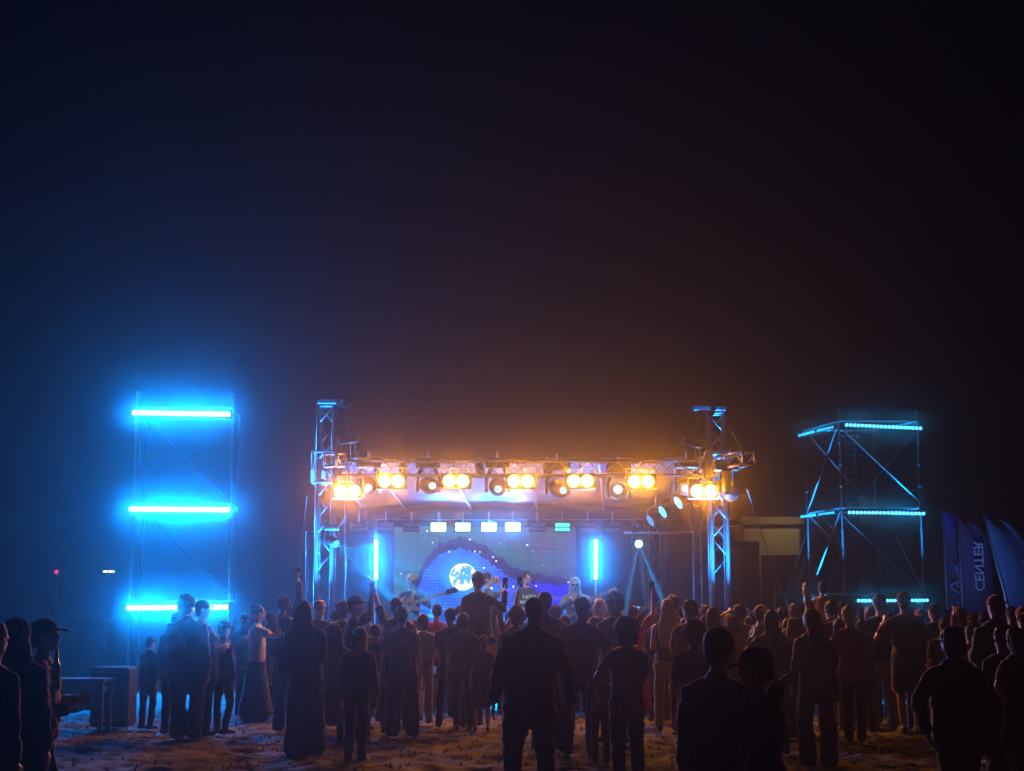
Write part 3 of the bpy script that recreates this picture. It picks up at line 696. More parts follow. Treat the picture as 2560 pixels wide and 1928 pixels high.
def person(x, y, h, label, yaw=0., hair='short', hc=(.02, .015, .012), top='tee', tc=(.03, .03, .035), hem=.9, bot='jeans', bc=(.03, .035, .05),
           aL='down', aR='down', sp=.03, w=1., skin='light', hy=0., hp=0., lean=0., z0=0., sit=False, vox=.016, head=1., shoes=(.05, .05, .05),
           face=False, group=None, skl=None, ret=None, hand='relaxed', cat='person', knee=0.):
    root = empty('person', (x, y, z0), label, cat, group)
    sc_ = h / 1.75
    root.rotation_euler = (0, 0, R(yaw)); root.scale = (sc_, sc_, sc_)
    ORG[root.name] = Vector((0, 0, 0))
    sk = SKIN[skin]
    lx = lambda z: lean * max(0, (z - .9)) ** 1.2
    V = lambda a, b, c: Vector((a + lx(c), b, c))
    B = MB(); J = {}
    hs = head * random.uniform(.97, 1.05)
    Mw = Matrix.Translation((x, y, z0)) @ Matrix.Rotation(R(yaw), 4, 'Z') @ Matrix.Scale(sc_, 4)
    Mi = Mw.inverted()
    longs = top in ('long', 'jacket', 'hoodie', 'robe'); ka = .8 if longs else 1.
    kl = 1. if bot in ('shorts', 'skirt', None) and top != 'robe' else .78
    kt = .9
    # torso
    B.loft([V(0, 0, .86), V(0, .005, .95), V(0, .01, 1.08), V(0, .0, 1.27), V(0, -.01, 1.39), V(0, -.01, 1.44)],
           [(.12 * w, .09 * w), (.145 * w, .1 * w), (.12 * w, .085 * w), (.15 * w, .095 * w), (.15, .07), (.09, .06)], n=16)
    B.loft([V(-.15, -.012, 1.385), V(0, -.012, 1.435), V(.15, -.012, 1.385)], [.042, .058, .042], ref=(0, 1, 0), n=12)
    B.loft([V(0, -.015, 1.42), V(0, .0, 1.5), V(0, .01, 1.56)], [.064, .056, .056], n=10)
    hc_ = V(0, .014, 1.632 - (1 - hs) * .1)
    Mh = Matrix.Rotation(R(hy), 3, 'Z') @ Matrix.Rotation(R(-hp), 3, 'X')
    def hd(p): return hc_ + Mh @ (Vector(p) * hs)
    def hell(mb, p, r, **k): mb.ell(hd(p), [q * hs for q in r], Mh, **k)
    hell(B, (0, -.01, .02), (.075, .095, .094)); hell(B, (0, .035, -.055), (.054, .055, .06)); hell(B, (0, .0, -.03), (.066, .075, .07))
    B.loft([hd((0, .085, .02)), hd((0, .104, -.02)), hd((0, .085, -.03))], [.011, .016, .012], n=8)
    hell(B, (0, .085, -.058), (.026, .014, .013), nu=8, nv=6)
    for s_ in (-1, 1): hell(B, (s_ * .077, -.006, -.004), (.012, .02, .032), nu=8, nv=6); hell(B, (s_ * .03, .082, .028), (.022, .012, .008), nu=8, nv=6)
    # arms and hands
    for s_, a in ((-1, aL), (1, aR)):
        if isinstance(a, str): a = ARM[a]
        if isinstance(a[0], str):
            # reach for a point: ('w', place in the world) or ('b', place beside the body)
            sh = V(s_ * .17 * (.5 + .5 * w), -.01, 1.385)
            tg = Mi @ Vector(a[1]) if a[0] == 'w' else Vector(a[1])
            dv = tg - sh; L = min(max(dv.length, .12), .535); dn = dv.normalized()
            aa = (.29 ** 2 - .25 ** 2 + L * L) / (2 * L); hh_ = math.sqrt(max(0, .29 ** 2 - aa * aa))
            hint = Vector(a[2]) if len(a) > 2 else Vector((s_ * .6, -.2, -1)); hint = (hint - dn * hint.dot(dn)).normalized()
            el = sh + dn * aa + hint * hh_; U = (el - sh).normalized(); Fo = (sh + dn * L - el).normalized()
        else:
            U, Fo = a
            U = Vector((s_ * U[0], U[1], U[2])).normalized(); Fo = Vector((s_ * Fo[0], Fo[1], Fo[2])).normalized()
        raise_ = max(0, U.z) * .05
        sh = V(s_ * .17 * (.5 + .5 * w), -.01, 1.385 + raise_); el = sh + U * .29; wr = el + Fo * .25
        J[s_] = (sh, el, wr, U, Fo)
        B.loft([sh, sh + U * .1, el, ], [.046, .046 * ka, .038 * ka], n=10); B.loft([el, el + Fo * .08, wr], [.038 * ka, .039 * ka, .026], n=10)
        side = Vector((0, 1, 0)) if abs(Fo.y) < .8 else Vector((0, 0, 1))
        side = (side - Fo * side.dot(Fo)).normalized(); nr = Fo.cross(side).normalized() * s_
        palm = wr + Fo * .05
        B.loft([wr, wr + Fo * .03, wr + Fo * .085], [(.026, .018), (.038, .017), (.041, .015)], ref=tuple(side), n=10)
        kn = wr + Fo * .09
        curl = {'relaxed': .5, 'fist': 1.6, 'open': .08, 'grip': 1.2}[hand]
        for q in range(4):
            o0 = kn + side * (.033 - .022 * q); L1 = (.042, .048, .044, .034)[q]
            d1 = (Fo * math.cos(curl * .5) - nr * math.sin(curl * .5)); d2 = (Fo * math.cos(curl * 1.2) - nr * math.sin(curl * 1.2))
            B.loft([o0 - Fo * .01, o0 + d1 * L1, o0 + d1 * L1 + d2 * L1 * .8], [.0105, .0098, .0082], n=6)
        th = wr + Fo * .025 + side * .032
        dt = (Fo * .65 + side * .7 - nr * .25).normalized()
        B.loft([th, th + dt * .04, th + dt * .055 + Fo * .025], [.013, .012, .009], n=6)
    # legs
    LG = {}
    for s_ in (-1, 1):
        if sit:
            hip = V(s_ * .09, 0, .93); kn_ = hip + Vector((s_ * .06, .40, -.06)); an = kn_ + Vector((-s_ * .02, -.02, -.42))
        else:
            hip = V(s_ * .088, 0, .9); an = Vector((s_ * (.085 + sp), -.02 + s_ * knee * .4, .09)); kn_ = (hip + an) / 2 + Vector((s_ * .01, .03 + s_ * knee, .02))
        LG[s_] = (hip, kn_, an)
        B.loft([hip, (hip + kn_) / 2, kn_], [.078 * kl, .07 * kl, .05 * kl], n=12); B.loft([kn_, kn_ * .6 + an * .4 + Vector((0, -.015 * kl, 0)), an], [.05 * kl, .052 * kl, .034 * kl], n=12)
        B.loft([an + Vector((0, -.02, -.04)), an + Vector((s_ * .012, .1, -.05))], [(.026, .024), (.028, .018)], n=10)
    Bo = organic(B, 'body', sk, root, min(vox, .0135))
    # --- top
    T = MB()
    e_ = .0
    long_ = top in ('long', 'jacket', 'hoodie')
    th = .012 if top in ('tee', 'tank', 'dress') else .024
    W = lambda v: v * w + th
    if top in ('dress', 'robe'):
        zb_ = hem; k = .12 if top == 'dress' else .06
        flare = (.9 - zb_) * k
        T.loft([V(0, 0, zb_), V(0, 0, (zb_ + .9) / 2), V(0, 0, .93), V(0, .01, 1.08), V(0, 0, 1.27), V(0, -.01, 1.38), V(0, -.01, 1.44)],
               [(.19 * w + flare, .15 * w + flare), (.18 * w + flare * .6, .14 * w + flare * .6), (W(.165), W(.12)), (W(.14), W(.1)), (W(.155), W(.1)), (.155 + th, .078 + th), (.08 + th, .055 + th)], n=20)
    else:
        T.loft([V(0, 0, hem), V(0, .0, hem + .06), V(0, .01, 1.08), V(0, 0, 1.27), V(0, -.01, 1.38), V(0, -.01, 1.435)],
               [(W(.168), W(.118)), (W(.165), W(.118)), (W(.146), W(.104)), (W(.162), W(.106)), (.155 + th, .08 + th), (.085 + th, .06 + th)], n=20)
    T.loft([V(-.15, -.012, 1.39), V(0, -.012, 1.435), V(.15, -.012, 1.39)], [.05 + th * .5, .06 + th * .5, .05 + th * .5] if top != 'tank' else [.04, .058, .04], ref=(0, 1, 0), n=12)
    if top != 'tank':
        for s_ in (-1, 1):
            sh, el, wr, U, Fo = J[s_]
            if top in ('tee', 'dress'):
                T.loft([sh + U * .0, sh + U * .09, sh + U * .2], [.054, .061, .062], n=12)
            else:
                T.loft([sh + U * .0, sh + U * .1, el], [.06, .066, .057], n=12); T.loft([el, el + Fo * .12, wr - Fo * .005], [.057, .053, .043], n=12)
    if top == 'hoodie': T.loft([V(0, -.07, 1.40), V(0, -.085, 1.47), V(0, -.06, 1.52)], [(.11, .04), (.115, .045), (.09, .03)], n=12)
    if top == 'jacket': T.loft([V(0, -.015, 1.43), V(0, -.015, 1.485)], [(.085, .075), (.075, .068)], n=14)
    names = {'tee': 't_shirt', 'long': 'sweater', 'jacket': 'jacket', 'hoodie': 'hoodie', 'tank': 'tank_top', 'dress': 'dress', 'robe': 'robe'}
    organic(T, names[top], cloth(tc), root, vox + .001, .034 if top in ('tee', 'tank', 'dress') else .044)
    # --- bottom
    if bot and top != 'robe':
        Q = MB()
        rr = {'jeans': (.092, .068, .058), 'slim': (.086, .062, .052), 'wide': (.098, .09, .105), 'cargo': (.1, .088, .07), 'shorts': (.1, .095, .09)}
        if bot in rr:
            a, b, c = rr[bot]
            Q.loft([V(0, 0, .86), V(0, 0, .93), V(0, .0, .99)], [(.15 * w, .115 * w), (.165 * w, .12 * w), (.155 * w, .11 * w)], n=16)
            for s_ in (-1, 1):
                hip, kn_, an = LG[s_]
                if bot == 'shorts':
                    Q.loft([hip, hip * .55 + kn_ * .45, hip * .1 + kn_ * .9], [a * w, .096 * w, .098 * w], n=14)
                else:
                    Q.loft([hip, (hip + kn_) / 2, kn_], [a * w, (a + b) / 2 * w, b], n=14); Q.loft([kn_, (kn_ + an) / 2, an + Vector((0, 0, -.038))], [b, (b + c) / 2, c], n=14)
            nm = {'shorts': 'shorts'}.get(bot, 'trousers')
        else:
            zb_ = .12 if bot == 'longskirt' else .52; fl = .24 if bot == 'longskirt' else .12
            Q.loft([V(0, 0, zb_), V(0, 0, (zb_ + .9) / 2), V(0, 0, .9), V(0, 0, 1.0)], [(.12 + fl * .8, .1 + fl * .7), (.15 + fl * .35, .12 + fl * .3), (.17 * w, .125 * w), (.15 * w, .11 * w)], n=20)
            nm = 'skirt'
        organic(Q, nm, cloth(bc), root, vox + .001, .034)
    # --- shoes
    for s_ in (-1, 1):
        hip, kn_, an = LG[s_]
        if sit: continue
        K = MB(); o = Vector((an.x, an.y, 0))
        K.loft([o + Vector((0, -.07, .045)), o + Vector((0, .0, .05)), o + Vector((s_ * .008, .1, .042)), o + Vector((s_ * .014, .17, .032))], [(.038, .042), (.042, .048), (.046, .038), (.034, .026)], n=12)
        K.build('shoe', cloth(shoes, .6), None, smooth=True).parent = root
    # --- hair and headwear
    Hh = MB(); disp = .02; hm_ = hairm(hc)
    if hair in ('short', 'capped', 'backcap', 'bucket'):
        hell(Hh, (0, -.024, .038), (.085, .098, .092)); hell(Hh, (0, -.05, -.03), (.07, .06, .062)); disp = .04 if hair == 'short' else .015
    elif hair == 'buzz': hell(Hh, (0, -.024, .032), (.082, .096, .094)); hell(Hh, (0, -.045, -.02), (.068, .062, .06)); disp = .008
    elif hair == 'curly': hell(Hh, (0, -.028, .045), (.105, .112, .105)); hell(Hh, (0, -.06, -.03), (.085, .07, .075)); disp = .06
    elif hair == 'afro': hell(Hh, (0, -.03, .04), (.13, .125, .125)); hell(Hh, (0, -.06, -.05), (.11, .08, .1)); disp = .05
    elif hair == 'bob': hell(Hh, (0, -.028, .03), (.094, .104, .098)); Hh.loft([hd((0, -.04, .02)), hd((0, -.05, -.1))], [(.1, .075), (.098, .06)], n=14)
    elif hair in ('long', 'verylong', 'wavy'):
        hell(Hh, (0, -.026, .03), (.088, .1, .096))
        zl_ = {'long': 1.3, 'wavy': 1.28, 'verylong': 1.12}[hair]; ww = {'long': .1, 'wavy': .13, 'verylong': .13}[hair]
        Hh.loft([hd((0, -.05, .02)), hd((0, -.065, -.08)), V(0, -.1, 1.45), V(0, -.12, (1.4 + zl_) / 2), V(0, -.115, zl_)], [(.09, .06), (.092, .052), (ww, .045), (ww * 1.02, .036), (ww * .75, .02)], n=16)
        disp = .035 if hair == 'wavy' else .012
    elif hair == 'veil':
        hell(Hh, (0, -.026, .03), (.09, .102, .098)); Hh.loft([hd((0, -.05, .02)), V(-.02, -.08, 1.46), V(-.05, -.1, 1.25), V(-.08, -.11, 1.0), V(-.09, -.1, .93)], [(.095, .07), (.13, .07), (.2, .08), (.25, .075), (.2, .04)], n=18); disp = .03
    elif hair == 'bun': hell(Hh, (0, -.024, .034), (.083, .096, .09)); hell(Hh, (0, -.09, .085), (.045, .045, .045)); disp = .02
    elif hair == 'pony':
        hell(Hh, (0, -.024, .034), (.083, .096, .09)); Hh.loft([hd((0, -.1, .05)), hd((0, -.16, .02)), hd((0, -.16, -.1)), hd((0, -.14, -.2))], [.025, .034, .036, .02], n=10)
    elif hair == 'buns': hell(Hh, (0, -.024, .034), (.083, .096, .09)); hell(Hh, (.07, -.03, .11), (.04, .04, .04)); hell(Hh, (-.07, -.03, .11), (.04, .04, .04))
    elif hair == 'hood':
        hell(Hh, (0, -.03, .02), (.108, .11, .118)); Hh.loft([hd((0, -.045, -.03)), V(0, -.04, 1.44)], [(.105, .085), (.13, .09)], n=16); hm_ = cloth(tc); disp = .015
    elif hair == 'scarf':
        hell(Hh, (0, -.02, .02), (.1, .112, .112)); Hh.loft([hd((0, -.03, -.03)), V(0, -.03, 1.44), V(0, -.04, 1.3)], [(.1, .09), (.15, .11), (.2, .12)], n=16); hm_ = cloth(hc); disp = .03
    if hair != 'none':
        organic(Hh, 'hood' if hair == 'hood' else 'headscarf' if hair == 'scarf' else 'hair', hm_, root, .012 if hair not in ('scarf', 'verylong') else .015, disp, TEXH, 2)
    if hair in ('capped', 'backcap'):
        C_ = MB(); hell(C_, (0, -.012, .05), (.09, .104, .085)); cc = skl or (.02, .02, .022)
        sg = 1 if hair == 'capped' else -1
        C_.loft([hd((0, sg * .06, .045)), hd((0, sg * .12, .04)), hd((0, sg * .165, .028))], [(.075, .012), (.072, .011), (.05, .01)], n=12)
        organic(C_, 'cap', cloth(cc), root, .01, .0)
    if hair == 'bucket':
        C_ = MB(); cc = skl or (.02, .02, .022)
        C_.loft([hd((0, -.01, .13)), hd((0, -.01, .06)), hd((0, -.01, .035)), hd((0, -.01, .0))], [(.082, .09), (.093, .105), (.1, .112), (.15, .16)], n=20)
        organic(C_, 'hat', cloth(cc), root, .01, .01)
    if face:
        for s_ in (-1, 1):
            E_ = MB(); hell(E_, (s_ * .03, .0835, .008), (.013, .006, .006), nu=8, nv=6); E_.build('eye', mat('eye_dark', (.02, .015, .012), .3), None, smooth=True).parent = Bo
            E_ = MB(); hell(E_, (s_ * .031, .09, .031), (.019, .006, .0045), nu=8, nv=6); E_.build('eyebrow', mat('brow', (.03, .02, .015), .8), None, smooth=True).parent = Bo
        E_ = MB(); hell(E_, (0, .098, -.058), (.024, .006, .006), nu=8, nv=6); E_.build('mouth', mat('lips', (.3, .1, .09), .5), None, smooth=True).parent = Bo
    return root, J, Mw, hd

def phone(Mw, J, s_, label, lit=False, col=(.02, .02, .022)):
    sh, el, wr, U, Fo = J[s_]
    c = Mw @ (wr + Fo * .14 + Vector((0, .02, 0)))
    o = empty('phone', c, label, 'phone')
    sz = (.078, .009, .155) if not lit else (.155, .009, .078)
    MB().cbox(c, sz).build('phone_body', mat('phone_case', (.015, .015, .018), .35), o, bevel=.003)
    MB().cbox(c - Vector((0, .006, 0)), (sz[0] * .9, .002, sz[2] * .92)).build('screen', mat('phone_screen', (.1, .2, .3), .3, em=(.2, .5, .8), es=.55) if lit else mat('phone_glass', (.01, .01, .012), .1), o)
    return o

def at(px, ytop, d, label, **k):
    """stand a person whose head top shows at photo pixel (px, ytop), d metres away"""
    p = P(px, ytop, d)
    k.setdefault('lean', random.uniform(-.07, .07)); k.setdefault('knee', random.uniform(-.06, .06)); k.setdefault('sp', random.uniform(0, .06)); k.setdefault('hp', random.uniform(-6, 12)); k.setdefault('hy', random.uniform(-18, 18))
    k['yaw'] = k.get('yaw', 0.) + random.uniform(-9, 9)
    z0 = k.pop('z0', 0.)
    hh = k.pop('h', None)
    if hh is None: hh = p.z - z0 - .012
    if k.get('sit'):
        # seated: only the upper body above the hips counts
        s_ = k.pop('scale', 1.) ; hh = 1.75 * s_; z0 = p.z - 1.765 * s_
    return person(p.x, p.y, hh, label, z0=z0, **k)
DK = (.015, .016, .02); NAVY = (.02, .03, .06); RED = (.35, .03, .03); CREAM = (.5, .42, .3); OLIVE = (.16, .13, .06); MUST = (.42, .25, .05); WHT = (.5, .5, .52); GREY = (.18, .18, .2); BRN = (.16, .09, .05); BEI = (.3, .23, .16); DEN = (.05, .08, .15)
BLD = (.42, .28, .14); BRH = (.04, .022, .012); BLK = (.012, .01, .01)

# --- far left group
at(48, 1541, 9.6, 'person in a long dark hooded robe standing at the left edge', hair='scarf', hc=DK, top='robe', tc=DK, hem=.06, w=1.25, yaw=-15, sp=.05)
at(112, 1548, 10.4, 'person in a dark cap with a yellow sleeve, facing right beside the robed figure', hair='capped', yaw=-75, top='long', tc=(.3, .16, .03), aL='front', aR='tuckd', skl=DK, w=1.0, bc=DK, hy=-8)
at(-6, 1552, 9.0, 'person cut off by the left edge of the frame', hair='long', yaw=-30, top='long', tc=DK, bc=DK)
# --- left of the stage
at(476, 1492, 19.6, 'person with rounded hair standing close behind a cap wearer under the left lights', hair='curly', top='jacket', tc=DK, w=1.6, yaw=-15, bc=DK, bot='wide', aL='loose', hem=.74)
at(508, 1499, 19.9, 'person in a cap with the brim to the right, silhouetted on the bottom blue bar', hair='capped', skl=DK, top='long', tc=NAVY, w=1.65, yaw=-50, hy=-20, bc=DK, bot='wide', aR='front', aL='front', hem=.76)
at(440, 1530, 20.2, 'person half hidden at the left side of the curly haired silhouette', hair='short', top='long', tc=DK, w=1.35, yaw=-20, bc=DK, hem=.8, lean=.05)
at(374, 1592, 21.0, 'person bending low with a light bag strap left of the cap wearers', hair='short', top='jacket', tc=DK, w=1.1, yaw=-40, bc=DK, hp=20, aL='front', aR='front')
at(562, 1552, 20.2, 'boy in a cap with a small rear brim watching alone near the left lights', hair='capped', skl=NAVY, top='jacket', tc=NAVY, yaw=-50, bot='slim', bc=DK, w=1.08, aL='loose', aR='loose', sp=.0, shoes=BRN)
_, J, M_, _h = at(645, 1512, 22.6, 'person with a side bun and pale top clapping toward the right', hair='bun', top='tee', tc=WHT, yaw=-80, bot='longskirt', bc=NAVY, aL='clap', aR='clap', w=1.05)
_, J, M_, _h = at(706, 1490, 23.4, 'person raising a phone overhead, blurred in the blue haze behind the clapping one', hair='short', top='long', tc=DK, aR='up', bc=DK)
phone(M_, J, 1, 'small phone raised by a person in the blue haze at the left')
at(683, 1528, 23.0, 'person in dark clothes just right of the clapping one, arm bent with a pale cup', hair='long', hc=BRH, top='long', tc=NAVY, yaw=30, bc=DK, aL='front')
at(613, 1560, 23.6, 'small person half hidden left of the one with the bun', hair='short', top='tee', tc=GREY)
at(769, 1503, 17.6, 'tall person with very long hair in a floor length dark dress', hair='veil', hc=(.02, .02, .025), top='robe', tc=(.02, .022, .035), hem=.05, w=1.06, aR='tuckd', aL='front', sp=.02)
at(833, 1562, 18.2, 'shorter person in a knee length pale coat at the right of the long haired one', hair='wavy', hc=BRH, top='dress', tc=(.2, .18, .16), hem=.44, bot='slim', bc=DK, yaw=10, aL='front', w=1.05)
at(893, 1571, 16.6, 'child with hair gathered in a loose ponytail in front of the crowd', hair='pony', hc=BRH, top='long', tc=DK, bot='jeans', bc=DK, yaw=-12, w=1.05, head=1.12)
at(803, 1501, 22.5, 'person with yellow lit hair behind the long haired one', hair='short', hc=MUST, top='tee', tc=DK)  # lamp light put into the hair as a yellow colour
at(838, 1524, 23.2, 'person with an arm lifted to the face behind the pale coat', hair='short', top='tee', tc=BRN, aL='face')
at(852, 1505, 21.5, 'person with curly hair left of the big cap silhouette', hair='curly', top='long', tc=DK, w=1.05)
at(890, 1487, 19.2, 'large person in a cap facing right with one arm bent up', hair='capped', skl=DK, yaw=-60, hy=-15, top='tee', tc=NAVY, w=1.22, bc=DK, aR='upbent', hand='relaxed')
at(994, 1493, 21.2, 'person in dark top punching a watch wearing fist into the air', hair='short', top='tee', tc=DK, w=1.15, aL=((.35, .1, .95), (.3, .05, 1)), aR='loose', hand='fist', bc=DK)
at(942, 1560, 20.4, 'person with pale blue trousers seen between two dark silhouettes', hair='short', top='long', tc=DK, bot='slim', bc=(.12, .18, .35))
at(1010, 1519, 19.9, 'person in wide trousers standing square behind the fist raiser', hair='short', hc=BRH, top='tee', tc=NAVY, bot='wide', bc=(.03, .035, .05), w=1.14, hy=25, sp=.06, aL='loose', aR='tuckd')
at(1058, 1534, 22.0, 'person with brown hair holding a small child on the front', hair='bob', hc=BRH, top='tee', tc=BRN, bot='jeans', bc=BEI, yaw=-20, aR='front', aL='front')
at(1089, 1509, 23.6, 'person in a red t-shirt with a narrow head before the screen', hair='buzz', top='tee', tc=RED, bot='slim', bc=DK, aL='front', aR='front')
at(1128, 1521, 21.3, 'person in black with legs apart directly under the moon', hair='short', top='tee', tc=DK, bot='slim', bc=DK, w=1.08, aL='front', aR='front', sp=.09, shoes=DK)
# --- pair on shoulders in the middle
cr = at(1182, 1560, 21.6, 'person in dark clothes carrying someone on the shoulders before the moon', hair='short', top='tee', tc=DK, w=1.12, aL='upbent', aR='upbent', bot='slim', bc=DK, sp=.05)
_, J, M_, _h = at(1198, 1430, 21.5, 'person riding on shoulders and filming the moon screen with a phone', sit=True, scale=1.0, hair='short', hc=BRH, top='long', tc=DK, w=1.0, aL='tuckd', aR=((.5, .35, -.35), (.12, .25, 1)), bot='shorts', bc=DK)
phone(M_, J, 1, 'dark phone held up by the person riding on shoulders')
at(1160, 1532, 20.9, 'person with dark round hair touching the shoulder carrier on the left', hair='bob', top='tee', tc=NAVY, bot='slim', bc=DK, w=1.05)
_, J, M_, _h = at(1240, 1508, 22.4, 'person in a brown sleeveless top stretching a thin bare arm up', hair='long', hc=BRH, top='tank', tc=(.3, .18, .13), hem=.86, bot='shorts', bc=DK, aR=((.4, .1, 1), (.18, .05, 1)), aL='face', skin='tan', w=.95)
phone(M_, J, 1, 'thin phone at the end of a stretched bare arm')
at(1205, 1586, 20.6, 'person in a short dark skirt with bare legs in the centre', hair='pony', hc=BRH, top='tee', tc=DK, bot='skirt', bc=DK, skin='light')
# --- centre
at(1322, 1491, 12.9, 'large person in a dark jacket with arms hanging loose in the centre foreground', hair='buzz', hc=BRH, top='jacket', tc=(.02, .02, .026), hem=.78, w=1.22, aL='loose', aR='loose', bot='cargo', bc=(.04, .035, .045), sp=.06, knee=.05, vox=.015, hy=-10, shoes=BRN)
_, J, M_, _h = at(1368, 1478, 17.8, 'tall person holding a phone at head height right behind the foreground jacket', hair='buzz', top='long', tc=DK, w=1.16, aL='phone', aR='down', bc=DK)
phone(M_, J, -1, 'phone held sideways beside the tall person in the centre')
at(1291, 1519, 19.5, 'person with a glinting jacket seen at the left shoulder of the foreground jacket', hair='curly', top='jacket', tc=(.08, .1, .1), bc=DK)
at(1447, 1493, 17.2, 'broad person in black below the hooded musician', hair='short', top='tee', tc=DK, w=1.15, aL='down', aR='sideout', bot='jeans', bc=DK, knee=.06, sp=.05)
at(1504, 1496, 22.6, 'person with warm lit light hair between two dark heads', hair='bob', hc=BLD, top='tee', tc=BRN)
at(1535, 1484, 18.8, 'person with curly top hair looking left, tallest right of the hooded musician', hair='curly', hc=BRH, yaw=25, hy=20, top='tee', tc=(.06, .04, .045), w=1.1, bc=DK, aL='front')
_, J, M_, _h = at(1582, 1512, 21.2, 'person in a long red dress with a forearm raised', hair='bun', hc=BRH, top='dress', tc=RED, hem=.3, bot=None, aR=((.3, .35, .5), (-.05, .1, 1)), aL='front', yaw=-12, w=.98)
phone(M_, J, 1, 'dark phone raised by the person in the red dress')
at(1566, 1553, 14.6, 'child with curly glittering hair and a loose shirt, hand resting on the hip', hair='afro', hc=BRH, yaw=12, top='tee', tc=(.14, .09, .06), hem=.72, w=1.12, aL=((.6, -.1, -.75), (-.15, .35, -.6)), aR='front', bot='cargo', bc=DK, head=1.08, skin='tan')
at(1500, 1660, 16.4, 'small child mostly hidden left of the glittering hair', hair='bob', hc=BRH, top='tee', tc=BRN, aR='front', head=1.15, skin='tan')
at(1664, 1497, 20.6, 'slim person with long straight blonde hair and light wide trousers', hair='verylong', hc=BLD, top='tank', tc=(.05, .03, .03), hem=.95, bot='jeans', bc=BEI, w=.92, aL='front', aR='front', skin='light')
at(1681, 1490, 22.6, 'person with short warm lit hair behind the long blonde hair', hair='short', hc=BRH, top='tee', tc=(.08, .05, .05))
at(1728, 1499, 18.6, 'person in a maroon t-shirt with arms folded and the face turned left', hair='short', yaw=18, hy=30, top='tee', tc=(.2, .035, .04), w=1.12, aL='cross', aR='cross', bc=DK, skin='tan', skl=None)
at(1743, 1557, 13.9, 'boy in a dark t-shirt with warm lit curly hair', hair='curly', hc=BRH, yaw=-15, top='tee', tc=(.05, .02, .025), w=1.1, aL='down', aR='down', bc=DK, head=1.08)
at(1787, 1584, 8.6, 'nearest cap wearer with an arm around a smaller cap wearer', hair='capped', skl=(.03, .03, .035), top='jacket', tc=(.03, .035, .05), w=1.22, aR=('w', tuple(P(1945, 1722, 8.15))), aL='down', vox=.0135, head=1.12, hy=0, yaw=-25, bc=DK)
at(1893, 1629, 8.3, 'smaller cap wearer with the brim pointing left in the near right foreground', hair='capped', skl=(.045, .03, .035), top='tee', tc=(.02, .022, .03), w=1.25, yaw=55, hy=12, aL='down', aR='down', vox=.0135, head=1.14, bc=DK)
at(1787, 1516, 18.6, 'person with long straight dark hair outlined in gold', hair='long', hc=(.08, .05, .02), top='long', tc=(.05, .045, .03), w=1.02, bc=DK)
_, J, M_, _h = at(1856, 1512, 21.4, 'person framing a photo with both bare arms raised to the head', hair='short', top='tee', tc=(.1, .06, .06), aL='salute', aR='salute', skin='tan')
at(1897, 1512, 20.0, 'person wearing a pale flat cap with the peak to the right', hair='capped', skl=WHT, yaw=-60, top='tee', tc=DK, w=1.0, skin='tan')
at(1930, 1526, 17.4, 'person with thick wavy hair and a hand at the chin', hair='wavy', hc=BRH, top='long', tc=(.03, .028, .02), w=1.1, aL='face', bc=DK)
at(1951, 1520, 22.4, 'person whose dark head shows alone left of the raised fist', hair='short', top='tee', tc=GREY)
at(1822, 1534, 22.8, 'person in a red top seen between two dark heads', hair='bob', hc=BRH, top='tee', tc=(.3, .03, .04), bc=RED)
_, J, M_, _h = at(1990, 1508, 19.6, 'person in a mustard jacket lifting a fist, face turned back', hair='short', hc=(.2, .18, .15), yaw=35, top='jacket', tc=MUST, w=1.08, aR=((.5, .2, .85), (-.15, .1, 1)), hand='fist', bot='jeans', bc=DK, aL='front')
at(2034, 1521, 16.2, 'person with long dark hair, olive shirt and flared jeans', hair='long', hc=BLK, yaw=22, hy=15, top='long', tc=OLIVE, hem=.92, bot='wide', bc=(.025, .04, .055), aL='front', aR='down', w=1.0, sp=.04)
cr = at(2060, 1536, 22.8, 'person carrying a child in yellow on the shoulders', hair='short', top='tee', tc=DK, w=1.1, aL='upbent', aR='upbent')
at(2053, 1458, 22.8, 'child in a yellow shirt sitting on shoulders before the right scaffold', sit=True, scale=.68, hair='short', hc=BRH, top='tee', tc=MUST, yaw=-8, hy=15, head=1.15, aL='front', aR='front', bc=DK, skin='light')
at(2078, 1504, 20.6, 'person with a cyan lit ear and cheek left of the cyan dots', hair='short', yaw=15, top='tee', tc=DK, w=1.04)
at(2106, 1506, 21.6, 'person with a dark neat head right of the cyan lit cheek', hair='short', hc=BLK, top='tee', tc=(.05, .04, .04), w=1.04)
at(2128, 1516, 18.9, 'person with short blond hair in a red t-shirt and black jeans', hair='short', hc=BLD, top='tee', tc=(.32, .05, .05), hem=.84, bot='jeans', bc=DK, w=1.05, aR='front', aL='loose', sp=-.01, shoes=DK)
at(2170, 1512, 22.0, 'person in a yellow scarf behind the blond red shirt', hair='bob', hc=(.2, .05, .05), top='long', tc=MUST)
at(2199, 1486, 21.0, 'tall person in a black t-shirt and pale trousers between cyan dots', hair='short', hc=BLK, top='tee', tc=(.02, .025, .025), w=1.14, bot='wide', bc=(.28, .2, .1), aL='front', aR='front', sp=.07)
at(2262, 1479, 20.4, 'tallest person at the right, in brown with the left elbow bent', hair='short', hc=BLK, top='tee', tc=(.09, .045, .035), hem=.84, w=1.14, aL=((.55, .3, -.7), (-.4, .5, .6)), aR='loose', bot='shorts', bc=DK, skin='tan')
at(2299, 1521, 22.0, 'person in a red cap right of the tallest brown shirt', hair='backcap', skl=RED, hc=BLK, top='tee', tc=(.04, .03, .03))
at(2337, 1507, 21.6, 'person with a neat dark head left of the feather flags', hair='short', hc=BLK, top='tee', tc=DK, w=1.08, yaw=15)
at(2391, 1517, 20.4, 'person with yellowish hair in front of the first feather flag', hair='bob', hc=(.3, .25, .06), top='long', tc=DK)
